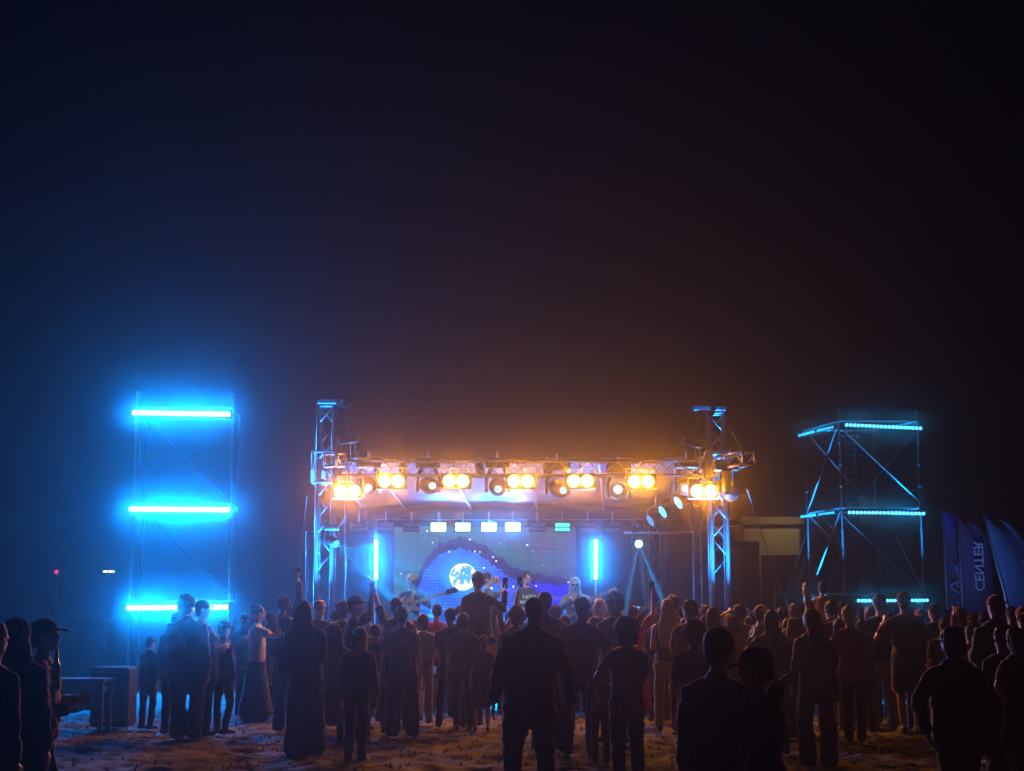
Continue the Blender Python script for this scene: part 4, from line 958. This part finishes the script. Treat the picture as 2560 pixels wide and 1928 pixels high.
at(2388, 1563, 10.8, 'large person in black with a hand propped on the hip at the right', hair='bob', hc=BLK, top='long', tc=(.008, .009, .01), w=1.35, aL=((.6, 0, -.8), (-.35, .1, -.9)), aR='down', bc=(.008, .009, .01), vox=.015, bot='jeans', hem=.8, yaw=15)
_, J, M_, _h = at(2432, 1533, 20.2, 'person holding a small lit phone below the flag lettering', hair='short', top='tee', tc=GREY, aL='phone', skin='tan')
phone(M_, J, -1, 'small glowing phone screen below the flag lettering', lit=True)
at(2458, 1528, 19.6, 'person in stripes raising a bare arm near the red cap', hair='short', top='long', tc=(.3, .13, .1), aL=((.5, .3, .1), (-.1, .1, 1)), skin='tan')
at(2482, 1486, 16.0, 'big person in a red cap and black coat at the right edge', hair='backcap', skl=(.4, .04, .04), hc=BLK, top='jacket', tc=(.01, .01, .012), w=1.4, yaw=20, bc=DK, aL='front')
at(2498, 1566, 13.6, 'person in a dark green long top with lit shoulders, right of the large black figure', hair='short', hc=BLK, yaw=20, top='dress', tc=(.03, .035, .025), hem=.45, bot='wide', bc=(.05, .05, .04), w=1.05, skin='tan')
at(2540, 1568, 13.4, 'person with long dark braids at the right edge, one bare leg lit orange', hair='long', hc=BLK, yaw=25, top='tee', tc=(.01, .01, .012), bot='shorts', bc=DK, skin='tan', aL='hip')
at(2556, 1518, 18.5, 'person in a red hat cut off by the right edge', hair='backcap', skl=RED, top='tee', tc=MUST)
# --- back rows filling the gaps, each seen only as head and shoulders
fill = [(620, 23.9, 1535, 'short', 'small dark head left of the clapping person'), (735, 24.0, 1512, 'bob', 'rounded head touching the left of the very long hair'), (925, 24.0, 1522, 'short', 'head under the bent arm of the large cap wearer'),
        (965, 23.8, 1531, 'short', 'head between the bent arm and the raised fist'), (1270, 24.0, 1530, 'short', 'head below the thin stretched arm'), (1395, 24.0, 1516, 'curly', 'head between two tall persons near the hooded musician'),
        (1478, 24.2, 1522, 'short', 'head below the bass guitar neck'), (1600, 24.0, 1527, 'bob', 'head left of the blue lit pedestal'), (1622, 23.9, 1540, 'short', 'low head in front of the blue lit pedestal'),
        (1700, 24.1, 1515, 'short', 'head behind the maroon shirt'), (1760, 23.2, 1512, 'short', 'head by the foot of the slim mast'), (1826, 23.0, 1520, 'bob', 'head at the foot of the right tower'),
        (1876, 24.0, 1526, 'short', 'head left of the pale flat cap'), (1968, 24.2, 1529, 'short', 'head under the raised fist'), (2148, 23.6, 1522, 'short', 'head touching the blond one on the right'),
        (2228, 23.8, 1520, 'bob', 'head between the two tallest persons at the right'), (2318, 24.0, 1530, 'short', 'head between the red cap and the flags'), (2362, 24.2, 1524, 'short', 'head under the first flag edge'),
        (2420, 23.5, 1532, 'bob', 'head between the two flag foots'), (2525, 22.0, 1515, 'short', 'head behind the big red cap person on the right')]
more = [(722, 1545, 20.8, 'curly', 'dark figure filling the gap left of the floor length dress', {}),
        (905, 1536, 20.8, 'bob', 'dark figure under the large cap', {}), (975, 1545, 22.4, 'short', 'low head under the raised fist at the left', {'aR': 'phone'}), (1040, 1548, 22.6, 'pony', 'small figure between wide trousers and red t-shirt', {}),
        (1152, 1512, 23.4, 'short', 'head just left of the shoulder rider', {}), (1410, 1540, 20.4, 'short', 'dark figure between the tall phone holder and the broad person', {}),
        (1486, 1540, 19.6, 'bob', 'dark figure right of the broad person in black', {}), (1552, 1530, 21.6, 'short', 'figure behind the curly one looking left', {}), (1640, 1530, 22.4, 'short', 'figure left of the long blonde hair', {}),
        (1704, 1545, 20.6, 'wavy', 'wavy haired figure between blonde hair and maroon shirt', {}), (1765, 1540, 20.2, 'short', 'figure between the maroon shirt and the gold outlined hair', {}), (1838, 1546, 19.6, 'curly', 'curly figure right of the gold outlined hair', {}),
        (1872, 1540, 22.6, 'short', 'figure with a lifted phone near the pale flat cap', {'aR': 'phone'}), (1968, 1545, 20.6, 'long', 'long haired figure left of the mustard jacket', {}), (2095, 1545, 19.8, 'bob', 'figure left of the blond red shirt', {}),
        (2155, 1550, 20.4, 'short', 'figure between the blond red shirt and the pale trousers', {'aL': 'clap', 'aR': 'clap'}), (2232, 1548, 22.6, 'short', 'figure between pale trousers and the brown shirt', {}), (2284, 1556, 21.0, 'long', 'long haired figure under the red cap', {}),
        (2352, 1545, 19.6, 'short', 'figure left of the yellowish hair', {'aR': 'face'}), (2420, 1560, 18.6, 'bob', 'figure below the glowing phone', {}), (2468, 1550, 18.0, 'short', 'figure left of the big black coat', {})]
mc = [DK, (.25, .2, .16), NAVY, (.3, .04, .04), OLIVE, DK, (.3, .3, .32), (.08, .12, .2)]
for i, (px_, yt, d_, hr, lb, ex) in enumerate(more):
    at(px_, yt, d_, 'person, ' + lb, hair=hr, hc=random.choice([BLK, BRH, BRH, (.12, .07, .03)]), top=random.choice(['tee', 'tee', 'long', 'hoodie']), tc=mc[i % 8], vox=.02, w=random.uniform(.98, 1.14), yaw=random.uniform(-25, 25),
       bot=random.choice(['jeans', 'slim', 'wide', 'shorts']), bc=random.choice([DK, DEN, NAVY, BEI]), **{**{'aL': random.choice(['down', 'front', 'loose']), 'aR': random.choice(['down', 'front', 'hip'])}, **ex})
tcs = [DK, NAVY, GREY, BRN, (.3, .06, .05), (.3, .28, .24)]
for i, (px_, d_, yt, hr, lb) in enumerate(fill):
    at(px_, yt, d_, 'person in the back row, ' + lb, hair=hr, hc=random.choice([BLK, BRH, BRH]), top='tee', tc=tcs[i % 6], vox=.02, w=random.uniform(.98, 1.1), hy=random.uniform(-20, 20), yaw=random.uniform(-15, 15), bot='jeans')

# ------------------------------------------------------------------ the band
BZ = .55
GC1, GA1, GS1 = P(1022, 1511, 26.15), 17, .68
GC2, GA2, GS2 = P(1438, 1512, 26.5), 21, .72
def gpt(c, ang, sc, x, z):
    return tuple(Matrix.Translation(c) @ Matrix.Rotation(-R(ang), 4, 'Y') @ Matrix.Scale(sc, 4) @ Vector((x, -.02, z)))
def band(px, yt, d, label, **k):
    p = P(px, yt, d); k.setdefault('vox', .0125); k.setdefault('face', True)
    return person(p.x, p.y, (p.z - BZ - .01) * k.pop('hs', 1.), label, z0=BZ, **k)
_, JG, MG, hG = band(1028, 1444, 26.4, 'guitarist with short light hair in a dark t-shirt looking down at a pale guitar', yaw=172, hair='short', hc=(.3, .25, .16), top='tee', tc=(.03, .035, .045), w=1.05, aR=('w', gpt(GC1, GA1, GS1, -.12, .09)), aL=('w', gpt(GC1, GA1, GS1, .52, -.06)), hp=38, bot='jeans', bc=(.04, .06, .1), hand='grip', hs=1.03)
_, JS, MS, hS = band(1219, 1432, 26.8, 'singer in a dark t-shirt seen in profile holding a microphone to the mouth', yaw=-95, hair='short', hc=BRH, top='tee', tc=(.05, .05, .06), aL='mic', aR='down', bot='jeans', bc=DK, hand='grip')
_, JT, MT, hT = band(1317, 1429, 26.8, 'musician in a black t-shirt with pale green lettering across the chest', yaw=-158, hair='short', hc=BLK, top='tee', tc=(.03, .03, .033), w=1.08, aL='tuckd', aR='tuckd', bot='jeans', bc=DK, hand='grip', hy=-12, hp=10)
_, JB, MBs, hB = band(1437, 1445, 26.8, 'hooded musician in grey with sunglasses and black under sleeves playing bass', yaw=178, hair='hood', top='tee', tc=(.2, .2, .165), hem=.8, w=1.14, aR=('w', gpt(GC2, GA2, GS2, -.14, .1)), aL=('w', gpt(GC2, GA2, GS2, .62, -.06)), bot='jeans', bc=DK, hand='grip', hp=10)
# bass player's black sleeves and glasses
rt = bpy.data.objects[_.name]
for s_ in (-1, 1):
    sh, el, wr, U, Fo = JB[s_]
    q = MB(); q.loft([sh + U * .12, el], [.05, .05], n=10); q.loft([el, wr - Fo * .01], [.05, .038], n=10)
    o = q.build('under_sleeve', cloth(DK), None, smooth=True); o.parent = rt
q = MB()
for s_ in (-1, 1): q.ell(hB((s_ * .034, .094, .01)), (.03, .01, .022))
q.box(hB((-.02, .1, .012)), hB((.02, .106, .02))); o = q.build('sunglasses', mat('dark_lens_glass', (.02, .02, .02), .08), None, smooth=True); o.parent = rt
# lettering on the shirt
def text_mesh(s, size, ext=.004):
    cu = bpy.data.curves.new('t', 'FONT'); cu.body = s; cu.size = size; cu.extrude = ext; cu.align_x = 'CENTER'; cu.align_y = 'CENTER'; cu.resolution_u = 2
    cu.offset = size * .012
    o = bpy.data.objects.new('t', cu); COL.objects.link(o); bpy.context.view_layer.update()
    me = bpy.data.meshes.new_from_object(o.evaluated_get(bpy.context.evaluated_depsgraph_get())); bpy.data.objects.remove(o); return me
INK = mat('pale_green_print', (.55, .8, .5), .7, em=(.35, .55, .32), es=.0)
tr = MT
for word, z in (('NEED', 1.30), ('MONEY', 1.205)):
    me = text_mesh(word, .105); me.materials.append(INK)
    for v in me.vertices:
        x_, y_, z_ = v.co; v.co = Vector((-x_, .122 + .012 + (z_ > 0) * .004 - (x_ * x_) * 1.1, z + y_))
    o = bpy.data.objects.new('lettering', me); COL.objects.link(o)
    mr0 = [q for q in bpy.data.objects if q.get('label', '').startswith('musician in a black t-shirt')][0]
    o.parent = [q for q in bpy.data.objects if q.parent == mr0 and q.name.startswith('t_shirt')][0]
# microphone
hnd = MS @ (JS[-1][2] + JS[-1][4] * .09); mth = MS @ hS((0, .12, -.05))
mr_ = empty('microphone', hnd, 'microphone held at the mouth of the singer', 'microphone')
MB().tube(hnd + (hnd - mth) * .3, mth, .014, 8).build('handle', BLACKM, mr_, smooth=True); MB().ell(mth, (.026, .026, .026)).build('grille', STEEL, mr_, smooth=True)

def guitar(c, ang, label, bodym, neckm, bass=False, headm=None, mirror=1, sc=1.):
    """face towards the camera, neck pointing up and to the right of the picture"""
    root = empty('guitar' if not bass else 'bass_guitar', c, label, 'guitar')
    M = Matrix.Translation(c) @ Matrix.Rotation(-R(ang), 4, 'Y') @ Matrix.Scale(sc, 4)
    pts = [(-.24, .06), (-.2, .15), (-.1, .15), (-.02, .1), (.06, .13), (.15, .2), (.19, .19), (.13, .09), (.11, .04), (.11, -.04), (.15, -.11), (.2, -.15), (.14, -.17), (.04, -.12), (-.04, -.12), (-.12, -.18), (-.22, -.16), (-.26, -.06)]
    def bld(mb, nm, m, bev=0):
        o = mb.build(nm, m, root, bevel=bev); return o
    mb = MB(); mb.prism(pts, -.02, .022, M); bld(mb, 'body', bodym, .005)
    L = .86 if bass else .7
    mb = MB(); mb.box((.08, -.034, -.028), (L, -.018, .028), M); bld(mb, 'neck', neckm)
    mb = MB(); mb.prism([(L, -.028), (L + .04, -.045), (L + .2, -.05), (L + .22, .0), (L + .18, .045), (L + .04, .045), (L, .028)], -.03, -.015, M); bld(mb, 'headstock', headm or neckm)
    for k in range(4):
        mb = MB(); mb.box((L + .05 + .04 * k, -.035, .045), (L + .068 + .04 * k, -.02, .07), M); bld(mb, 'tuning_peg', STEEL)
    mb = MB(); mb.box((-.08, -.026, -.04), (-.04, -.02, .04), M); bld(mb, 'bridge', STEEL)
    for k in (.0, .07):
        mb = MB(); mb.box((k, -.026, -.035), (k + .025, -.02, .035), M); bld(mb, 'pickup', BLACKM)
    return root
guitar(GC1, GA1, 'pale guitar held by the light haired guitarist', mat('cream_lacquer', (.62, .5, .27), .3), mat('maple_neck', (.55, .5, .32), .4), headm=BLACKM, sc=.95)
guitar(GC2, GA2, 'bass guitar with a pale headstock held by the hooded musician', mat('dark_lacquer', (.04, .03, .03), .25), mat('grey_neck', (.3, .28, .3), .4), bass=True, headm=mat('cream_lacquer', (.6, .5, .3)), sc=.72)
for px, z, lab in ((1398, 1518, 'brass cymbal on a stand left of the hooded musician'), (1487, 1508, 'greenish cymbal on a stand under the right upright bar')):
    c = P(px, z, 27.6); r_ = empty('cymbal', c, lab, 'cymbal', 'cymbals on stage')
    MB().loft([c, c + Vector((0, 0, .02)), c + Vector((0, 0, .035))], [.2, .06, .02], n=20, cap=False).build('disc', mat('brass', (.6, .42, .15), .3, .9), r_)
    MB().tube((c.x, c.y, .56), c, .011, 6).build('stand', STEEL, r_)
# drum kit and amplifiers
dk = empty('drum_kit', P(1268, 1640, 27.9), 'drum kit with chrome rims behind the musicians', 'drum kit')
b = P(1268, 1600, 27.9)
for dx, z, r, hh in ((0, .85, .2, .22), (.36, .88, .18, .2), (-.4, .7, .2, .16)):
    c = Vector((b.x + dx, b.y, z + .3))
    MB().loft([c, c + Vector((0, 0, hh))], [r, r], n=18, cap=False).build('drum', mat('red_shell', (.25, .03, .03), .3), dk)
    MB().loft([c + Vector((0, 0, hh)), c + Vector((0, 0, hh + .02))], [r + .01, r + .01], n=18, cap=False).build('rim', STEEL, dk)
    MB().tube((c.x, c.y, .56), c, .02, 6).build('stand', STEEL, dk)
for px, w_, z1, lab in ((1150, .55, 1.1, 'black amplifier below the moon'), (1350, .6, 1.0, 'black amplifier right of the drum kit')):
    c = P(px, 1600, 28.6); a = empty('amplifier', (c.x, c.y, .55), lab, 'amplifier')
    MB().box((c.x - w_ / 2, c.y - .15, .56), (c.x + w_ / 2, c.y + .15, z1)).build('cabinet', BLACKM, a, bevel=.02)
    MB().box((c.x - w_ / 2 + .04, c.y - .158, .6), (c.x + w_ / 2 - .04, c.y - .152, z1 - .12)).build('grille', mat('amp_grille', (.06, .06, .065), .8, bump=.5, bscale=200), a)
# monitor wedges along the edge
for px, lab in ((1040, 'floor monitor wedge in front of the guitarist'), (1230, 'floor monitor wedge in front of the singer'), (1400, 'floor monitor wedge in front of the hooded musician')):
    c = P(px, 1660, 25.9); a = empty('floor_monitor', (c.x, c.y, .55), lab, 'speaker', 'floor monitors')
    M = Matrix.Translation((c.x, c.y, .56)) @ Matrix.Rotation(R(90), 4, 'Z')
    MB().prism([(-.2, 0), (.2, 0), (.16, .1), (-.1, .36), (-.2, .3)], -.28, .28, M).build('cabinet', BLACKM, a, bevel=.01)
    MB().box((c.x - .2, c.y - .2, .6), (c.x + .2, c.y - .185, .64)).build('handle', GREYB, a)
# blue lit pedestal in front of the stage, right
px0 = P(1629, 1600, 24.6)
pdl = box_truss('truss_pedestal', (px0.x, 24.6, .06), (px0.x, 24.6, P(0, 1524, 24.6).z), .26, 'blue lit truss pedestal with a flat top plate in front of the stage', 'truss', up=(0, 1, 0), rc=.02, rb=.008)
MB().cbox((px0.x, 24.6, P(0, 1520, 24.6).z), (.4, .4, .03)).build('top_plate', ALU, pdl, bevel=.005)
MB().cbox((px0.x, 24.6, .04), (.5, .5, .04)).build('base_plate', STEEL, pdl)
MB().loft([(px0.x, 24.6, .07), (px0.x, 24.6, .2)], [.07, .08], n=12).build('uplighter', BLACKM, pdl)
spot((px0.x, 24.6, .24), (0, .3, 1), 9, d=(0, -.02, 1), ang=70, parent=pdl)
# subwoofers beside the pedestal
for px, z0_, lab in ((1668, 0, 'black subwoofer on the ground right of the pedestal'), (930, 0, 'black subwoofer on the ground before the left upright bar')):
    c = P(px, 1600, 24.7); a = empty('subwoofer', (c.x, c.y, 0), lab, 'speaker', 'subwoofers on the ground')
    MB().box((c.x - .3, c.y - .3, .01), (c.x + .3, c.y + .3, .62)).build('cabinet', BLACKM, a, bevel=.015)
    MB().box((c.x - .26, c.y - .31, .05), (c.x + .26, c.y - .302, .58)).build('grille', mat('amp_grille', (.06, .06, .065)), a)

# ------------------------------------------------------------------ feather flags
def feather(px, ytop, Y, ybase, lean_top, wbot, wtop, label, cloth_m, yaw=0, arcdir=1):
    base = P(px, 1560, Y); base.z = 0; top_z = P(0, ytop, Y).z
    root = empty('feather_flag', base, label, 'flag', 'feather flags behind the crowd')
    zb_ = .55; n = 22; m = 6; vs = []
    for j in range(n + 1):
        v = j / n; z = zb_ + (top_z - zb_) * v; xl = lean_top * (v) ** 1.0
        ww = wbot if v < .72 else wbot * math.sqrt(max(0, 1 - ((v - .72) / .28) ** 2)) * .98 + .01
        for i in range(m + 1):
            u = i / m; vs.append((base.x + xl + ww * u * 1.0, base.y + .05 * math.sin(u * 5 + v * 4), z - .0 * u))
    fs = [(j * (m + 1) + i, j * (m + 1) + i + 1, (j + 1) * (m + 1) + i + 1, (j + 1) * (m + 1) + i) for j in range(n) for i in range(m)]
    o = MB().add(vs, fs).build('cloth', cloth_m, root, smooth=True); o.modifiers.new('t', 'SOLIDIFY').thickness = .006
    MB().path([Vector((base.x - .012, base.y, 0)), Vector((base.x + lean_top * .5 - .012, base.y, (zb_ + top_z) / 2)), Vector((base.x + lean_top - .012, base.y, top_z + .02))], .016).build('pole', STEEL, root, smooth=True)
    MB().cbox(base + Vector((0, 0, .03)), (.45, .45, .06)).build('base_weight', BLACKM, root, bevel=.01)
    return root, base, top_z
def translucent(m, k=.5):
    nt = m.node_tree; b = nt.nodes['Principled BSDF']; t = nt.nodes.new('ShaderNodeBsdfTranslucent'); mx = nt.nodes.new('ShaderNodeMixShader'); mx.inputs[0].default_value = k
    o = nt.nodes['Material Output']; nt.links.new(b.outputs[0], mx.inputs[1]); nt.links.new(t.outputs[0], mx.inputs[2]); nt.links.new(mx.outputs[0], o.inputs['Surface'])
    l = b.inputs['Base Color'].links
    if l: nt.links.new(l[0].from_socket, t.inputs[0])
    else: t.inputs[0].default_value = b.inputs['Base Color'].default_value
    return m
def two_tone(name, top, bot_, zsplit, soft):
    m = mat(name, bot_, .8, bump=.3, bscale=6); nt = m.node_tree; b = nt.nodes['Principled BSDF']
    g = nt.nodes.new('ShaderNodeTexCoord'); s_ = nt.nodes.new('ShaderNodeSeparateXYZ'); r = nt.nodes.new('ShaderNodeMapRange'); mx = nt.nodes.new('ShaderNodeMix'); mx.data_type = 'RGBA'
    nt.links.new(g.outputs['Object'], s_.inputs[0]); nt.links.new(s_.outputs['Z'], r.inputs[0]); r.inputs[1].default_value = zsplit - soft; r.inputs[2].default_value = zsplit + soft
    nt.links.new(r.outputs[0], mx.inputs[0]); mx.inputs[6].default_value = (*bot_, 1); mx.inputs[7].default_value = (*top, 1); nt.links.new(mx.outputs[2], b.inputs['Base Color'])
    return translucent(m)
FY = 29.
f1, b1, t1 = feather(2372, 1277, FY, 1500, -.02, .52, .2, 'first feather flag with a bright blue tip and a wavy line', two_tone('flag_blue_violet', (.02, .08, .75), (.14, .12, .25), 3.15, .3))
f2, b2, t2 = feather(2412, 1296, FY - .5, 1500, -.04, .62, .3, 'second feather flag, dark violet with mirrored CENTER lettering', mat('flag_violet', (.07, .05, .12), .85, bump=.3, bscale=6))
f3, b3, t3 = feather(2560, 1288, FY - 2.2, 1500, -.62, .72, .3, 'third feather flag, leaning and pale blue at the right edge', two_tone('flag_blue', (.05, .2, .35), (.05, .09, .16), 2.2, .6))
def flag_text(root, s, size, c, rotz, m, mirror=True, dx=0):
    me = text_mesh(s, size, .003); me.materials.append(m)
    for v in me.vertices:
        x_, y_, z_ = v.co; x2, y2 = -y_, x_          # rotated a quarter turn, reading upwards
        if mirror: x2 = -x2
        v.co = Vector((c.x + x2, c.y + z_ - .0, c.z + y2)) - ORG[root.name]
    o = bpy.data.objects.new('lettering', me); COL.objects.link(o); o.parent = root
FT = mat('flag_print', (.45, .5, .58), .7)
flag_text(f2, 'CENTER', .25, Vector((b2.x + .27, FY - .61, P(0, 1418, FY).z)), 0, FT)
flag_text(f1, 'CDAV', .13, Vector((b1.x + .2, FY - .12, P(0, 1447, FY).z)), 0, FT)
wave = [(2400, 1386), (2404, 1400), (2398, 1410), (2390, 1416), (2392, 1424), (2402, 1434), (2414, 1443), (2413, 1449), (2396, 1453), (2378, 1462), (2380, 1473), (2400, 1482), (2424, 1492), (2426, 1500), (2412, 1505), (2384, 1508)]
wp = [P(a, b_, FY - .14) for a, b_ in wave]
pts = []
for i in range(len(wp) - 1):
    for k in range(4): pts.append(wp[i].lerp(wp[i + 1], k / 4))
MB().path(pts, .016, 6).build('wavy_line', mat('flag_line', (.1, .4, .7), .6), f1, smooth=True)
for k in range(6):
    z = P(0, 1405 + k * 17, FY - 2.2).z; x_ = b3.x - .62 * ((z - .55) / (t3 - .55)) + .42
    MB().box((x_, FY - 2.32, z - .02), (x_ + .26, FY - 2.29, z + .03)).build('printed_stroke', mat('flag_faint_print', (.12, .17, .24), .8), f3)
for (px, hgt) in ((2372, 1), (2540, 0)):
    pass

# ------------------------------------------------------------------ far things
bd = empty('distant_building', P(1930, 1560, 62), 'pale plain building lit yellowish behind the right of the stage', 'building')
a_, b_ = P(1861, 1312, 62), P(2000, 1387, 62); wl = mat('yellowish_plaster', (.5, .46, .36), .9, var=.12, vscale=.3)
c_ = P(1898, 1387, 62); d_ = P(1861, 1354, 62)
MB().prism([(c_.x, 0.), (b_.x, 0.), (b_.x, a_.z), (a_.x, a_.z), (a_.x, d_.z), (c_.x, d_.z)], 62, 68).build('wall', wl, bd)
MB().box((a_.x - .15, 61.7, a_.z), (b_.x + .15, 68.2, a_.z + .3)).build('roof', mat('roof_edge', (.25, .22, .18), .8), bd)
spot((b_.x - .5, 60.2, a_.z + .8), (1, .72, .32), 60, d=(-.5, 1, -.8), ang=130, parent=bd)
MB().box((c_.x - .05, 61.0, 0), (b_.x + .05, 61.3, P(0, 1388, 61).z)).build('lower_annex', mat('dark_red_wall', (.1, .05, .05), .9), bd)
# far red light and twin lamp
m1 = empty('mast', P(141, 1560, 70), 'distant mast with a small red light at far left', 'mast'); t = P(141, 1430, 70)
MB().tube((t.x, 70, 0), t, .05, 6).build('pole', STEEL, m1); MB().ell(t, (.09, .09, .09)).build('red_light', mat('red_lamp', (.5, .02, .02), .4, em=(1, .03, .05), es=1.6), m1, smooth=True)
m2 = empty('street_lamp', P(272, 1560, 60), 'distant street lamp with two short white heads', 'street lamp'); t = P(272, 1429, 60)
MB().tube((t.x, 60, 0), t, .05, 6).build('pole', STEEL, m2)
for s_ in (-1, 1):
    MB().cbox(t + Vector((s_ * .12, 0, 0)), (.17, .12, .06)).build('lamp_head', mat('white_lamp', (.8, .8, .8), .4, em=(1, .95, .85), es=3), m2)
spot(t - Vector((0, 0, .1)), (1, .95, .85), 6, d=(0, -.1, -1), ang=70, parent=m2)

# ------------------------------------------------------------------ left foreground bits
WOOD = mat('old_plank', (.05, .042, .04), .85, bump=.4, bscale=14, var=.3)
bc_ = P(195, 1700, 20.5); tb = empty('low_table', (bc_.x, 20.5, 0), 'low plank table standing on the sand at the left', 'table')
for k in range(3):
    MB().box((bc_.x - .42, 20.25 + k * .17, .66), (bc_.x + .42, 20.4 + k * .17, .7)).build('plank', WOOD, tb)
MB().box((bc_.x - .4, 20.24, .5), (bc_.x + .4, 20.265, .655)).build('apron', WOOD, tb)
MB().box((bc_.x - .4, 20.24, .3), (bc_.x + .4, 20.265, .42)).build('rail', WOOD, tb)
for sx in (-1, 1):
    for sy in (0, 1): MB().box((bc_.x + sx * .37 - .03, 20.27 + sy * .42, 0), (bc_.x + sx * .37 + .03, 20.33 + sy * .42, .658)).build('leg', WOOD, tb)
bb = P(284, 1700, 21.2); bx_ = empty('speaker_case', (bb.x, 21.2, 0), 'tall black equipment case beside the low table', 'case')
MB().box((bb.x - .26, 21.0, .02), (bb.x + .26, 21.5, .82)).build('shell', BLACKC, bx_, bevel=.03); sh_ = COL.objects[-1]
for z in (.1, .74): MB().box((bb.x - .267, 20.992, z), (bb.x + .267, 21.0, z + .03)).build('edge_strip', GREYB, sh_)
MB().box((bb.x - .06, 20.97, .5), (bb.x + .06, 20.99, .56)).build('handle', STEEL, sh_)
# bottle held at far left
bo = P(140, 1680, 10.); bt = empty('bottle', bo, 'green glass bottle held low by the person at the far left', 'bottle')
GL = mat('green_glass', (.02, .2, .08), .12); 
MB().loft([bo + Vector((0, 0, -.1)), bo + Vector((0, 0, .04)), bo + Vector((0, 0, .07)), bo + Vector((0, 0, .14))], [.028, .029, .014, .011], n=14).build('glass', GL, bt, smooth=True)
MB().loft([bo + Vector((0, 0, .14)), bo + Vector((0, 0, .152))], [.013, .013], n=10, cap=False).build('cap', STEEL, bt)
MB().loft([bo + Vector((0, 0, -.07)), bo + Vector((0, 0, .03))], [.0295, .03], n=14, cap=False).build('paper_label', WHITE, bt)
# litter
def scrap(px, py, Y, col, label, s=.09):
    c = P(px, py, Y); d = P(px, 1500, Y); g = Vector((c.x, Y, .02)); mb = MB(); n = 5; vs = []
    for j in range(n + 1):
        for i in range(n + 1): vs.append(g + Vector(((i / n - .5) * s * 2, (j / n - .5) * s, .02 + .025 * noise.noise(Vector((i * .7, j * .7, px))))))
    fs = [(j * (n + 1) + i, j * (n + 1) + i + 1, (j + 1) * (n + 1) + i + 1, (j + 1) * (n + 1) + i) for j in range(n) for i in range(n)]
    o = mb.add([v - g for v in vs], fs).build('litter_scrap', mat('scrap_%d' % px, col, .6), None, loc=tuple(g)); tag(o, label, 'litter')
def gy(py): return F * CZ / (py - H0)
scrap(275, 1851, gy(1851), (.6, .65, .7), 'crumpled white paper on the sand at the left', .11)
scrap(1220, 1759, gy(1759), (.1, .6, .7), 'flat cyan piece on the ground under the shoulder rider', .16)  # flat cyan sheet lying on the ground
scrap(1627, 1784, gy(1784), (.1, .6, .8), 'small card with painted cyan light on the sand beneath the red dress', .08)  # cyan light on a small box, put into the card's colour
scrap(2463, 1909, 15.2, (.4, .36, .3), 'pale scrap of card in the bottom right corner', .1)
scrap(2230, 1763, gy(1763), (.4, .38, .33), 'pale wrapper on the ground behind the right crowd', .08)
scrap(760, 1868, gy(1870), (.6, .6, .6), 'tiny white wrapper at the hem of the long dress', .04)
# short grass at the camera's feet
gr = MB()
for i in range(2600):
    x_ = random.uniform(-3.9, 3.9); y_ = 11.3 + abs(random.gauss(0, .8)); hh = random.uniform(.02, .07); a = random.uniform(0, 6.28); dx, dy = .004 * math.cos(a), .004 * math.sin(a)
    if noise.noise(Vector((x_, y_, 0))) < -.05: continue
    k = random.gauss(0, .015)
    gr.add([(x_ - dx, y_ - dy, -.03), (x_ + dx, y_ + dy, -.03), (x_ + k, y_ + k, hh - .02)], [(0, 1, 2)])
g_ = gr.build('grass', mat('dry_grass', (.07, .075, .03), .9)); tag(g_, 'sparse dry grass blades at the bottom of the sand', 'grass', kind='stuff')
gv = MB()
for i in range(2600):
    x_ = random.uniform(-8, 8.5); y_ = random.uniform(11.2, 23.5); r_ = random.uniform(.008, .03)
    vs = [Vector((x_ + r_ * random.uniform(.6, 1.3) * math.cos(a), y_ + r_ * random.uniform(.6, 1.3) * math.sin(a), -.03)) for a in (0, 1.3, 2.6, 3.9, 5.2)]
    gv.add(vs + [Vector((x_, y_, -.01 + r_ * random.uniform(.3, 1.2)))], [(0, 1, 5), (1, 2, 5), (2, 3, 5), (3, 4, 5), (4, 0, 5)])
g2 = gv.build('gravel', mat('pebble', (.3, .26, .2), .8, var=.5, vscale=3)); tag(g2, 'scattered pebbles and grit on the trampled sand', 'gravel', kind='stuff')
# bags carried in the crowd
def bag(px, py, d, sz, col, label, strap=True):
    c = P(px, py, d); r_ = empty('backpack' if sz[2] > .3 else 'shoulder_bag', c, label, 'bag')
    mb = MB(); mb.loft([c + Vector((0, 0, -sz[2] / 2)), c, c + Vector((0, 0, sz[2] / 2))], [(sz[0] / 2, sz[1] / 2), (sz[0] * .54, sz[1] * .58), (sz[0] * .42, sz[1] * .4)], n=14); mb.build('bag_body', cloth(col), r_, smooth=True)
    mb = MB(); mb.loft([c + Vector((0, -sz[1] * .5, -sz[2] * .35)), c + Vector((0, -sz[1] * .52, 0))], [(sz[0] * .33, .03), (sz[0] * .3, .03)], n=10); mb.build('pocket', cloth(col), r_, smooth=True)
    if strap: MB().path([c + Vector((-sz[0] * .3, 0, sz[2] * .4)), c + Vector((-.02, .04, sz[2] * .5 + .22)), c + Vector((.12, .08, sz[2] * .5 + .3))], .012).build('strap', cloth(col), r_, smooth=True)
bag(1992, 1592, 19.35, (.26, .14, .4), (.2, .12, .05), 'tan backpack on the person in the mustard jacket', False)
bag(1006, 1640, 19.7, (.22, .1, .2), DK, 'small dark bag behind the wide trousers, near the fist raiser')
bag(2066, 1640, 16.05, (.24, .1, .22), (.05, .04, .03), 'shoulder bag at the hip of the person in flared jeans')
bag(1385, 1610, 17.6, (.25, .13, .36), (.03, .03, .04), 'black backpack on the tall person behind the foreground jacket', False)
finish_organic()
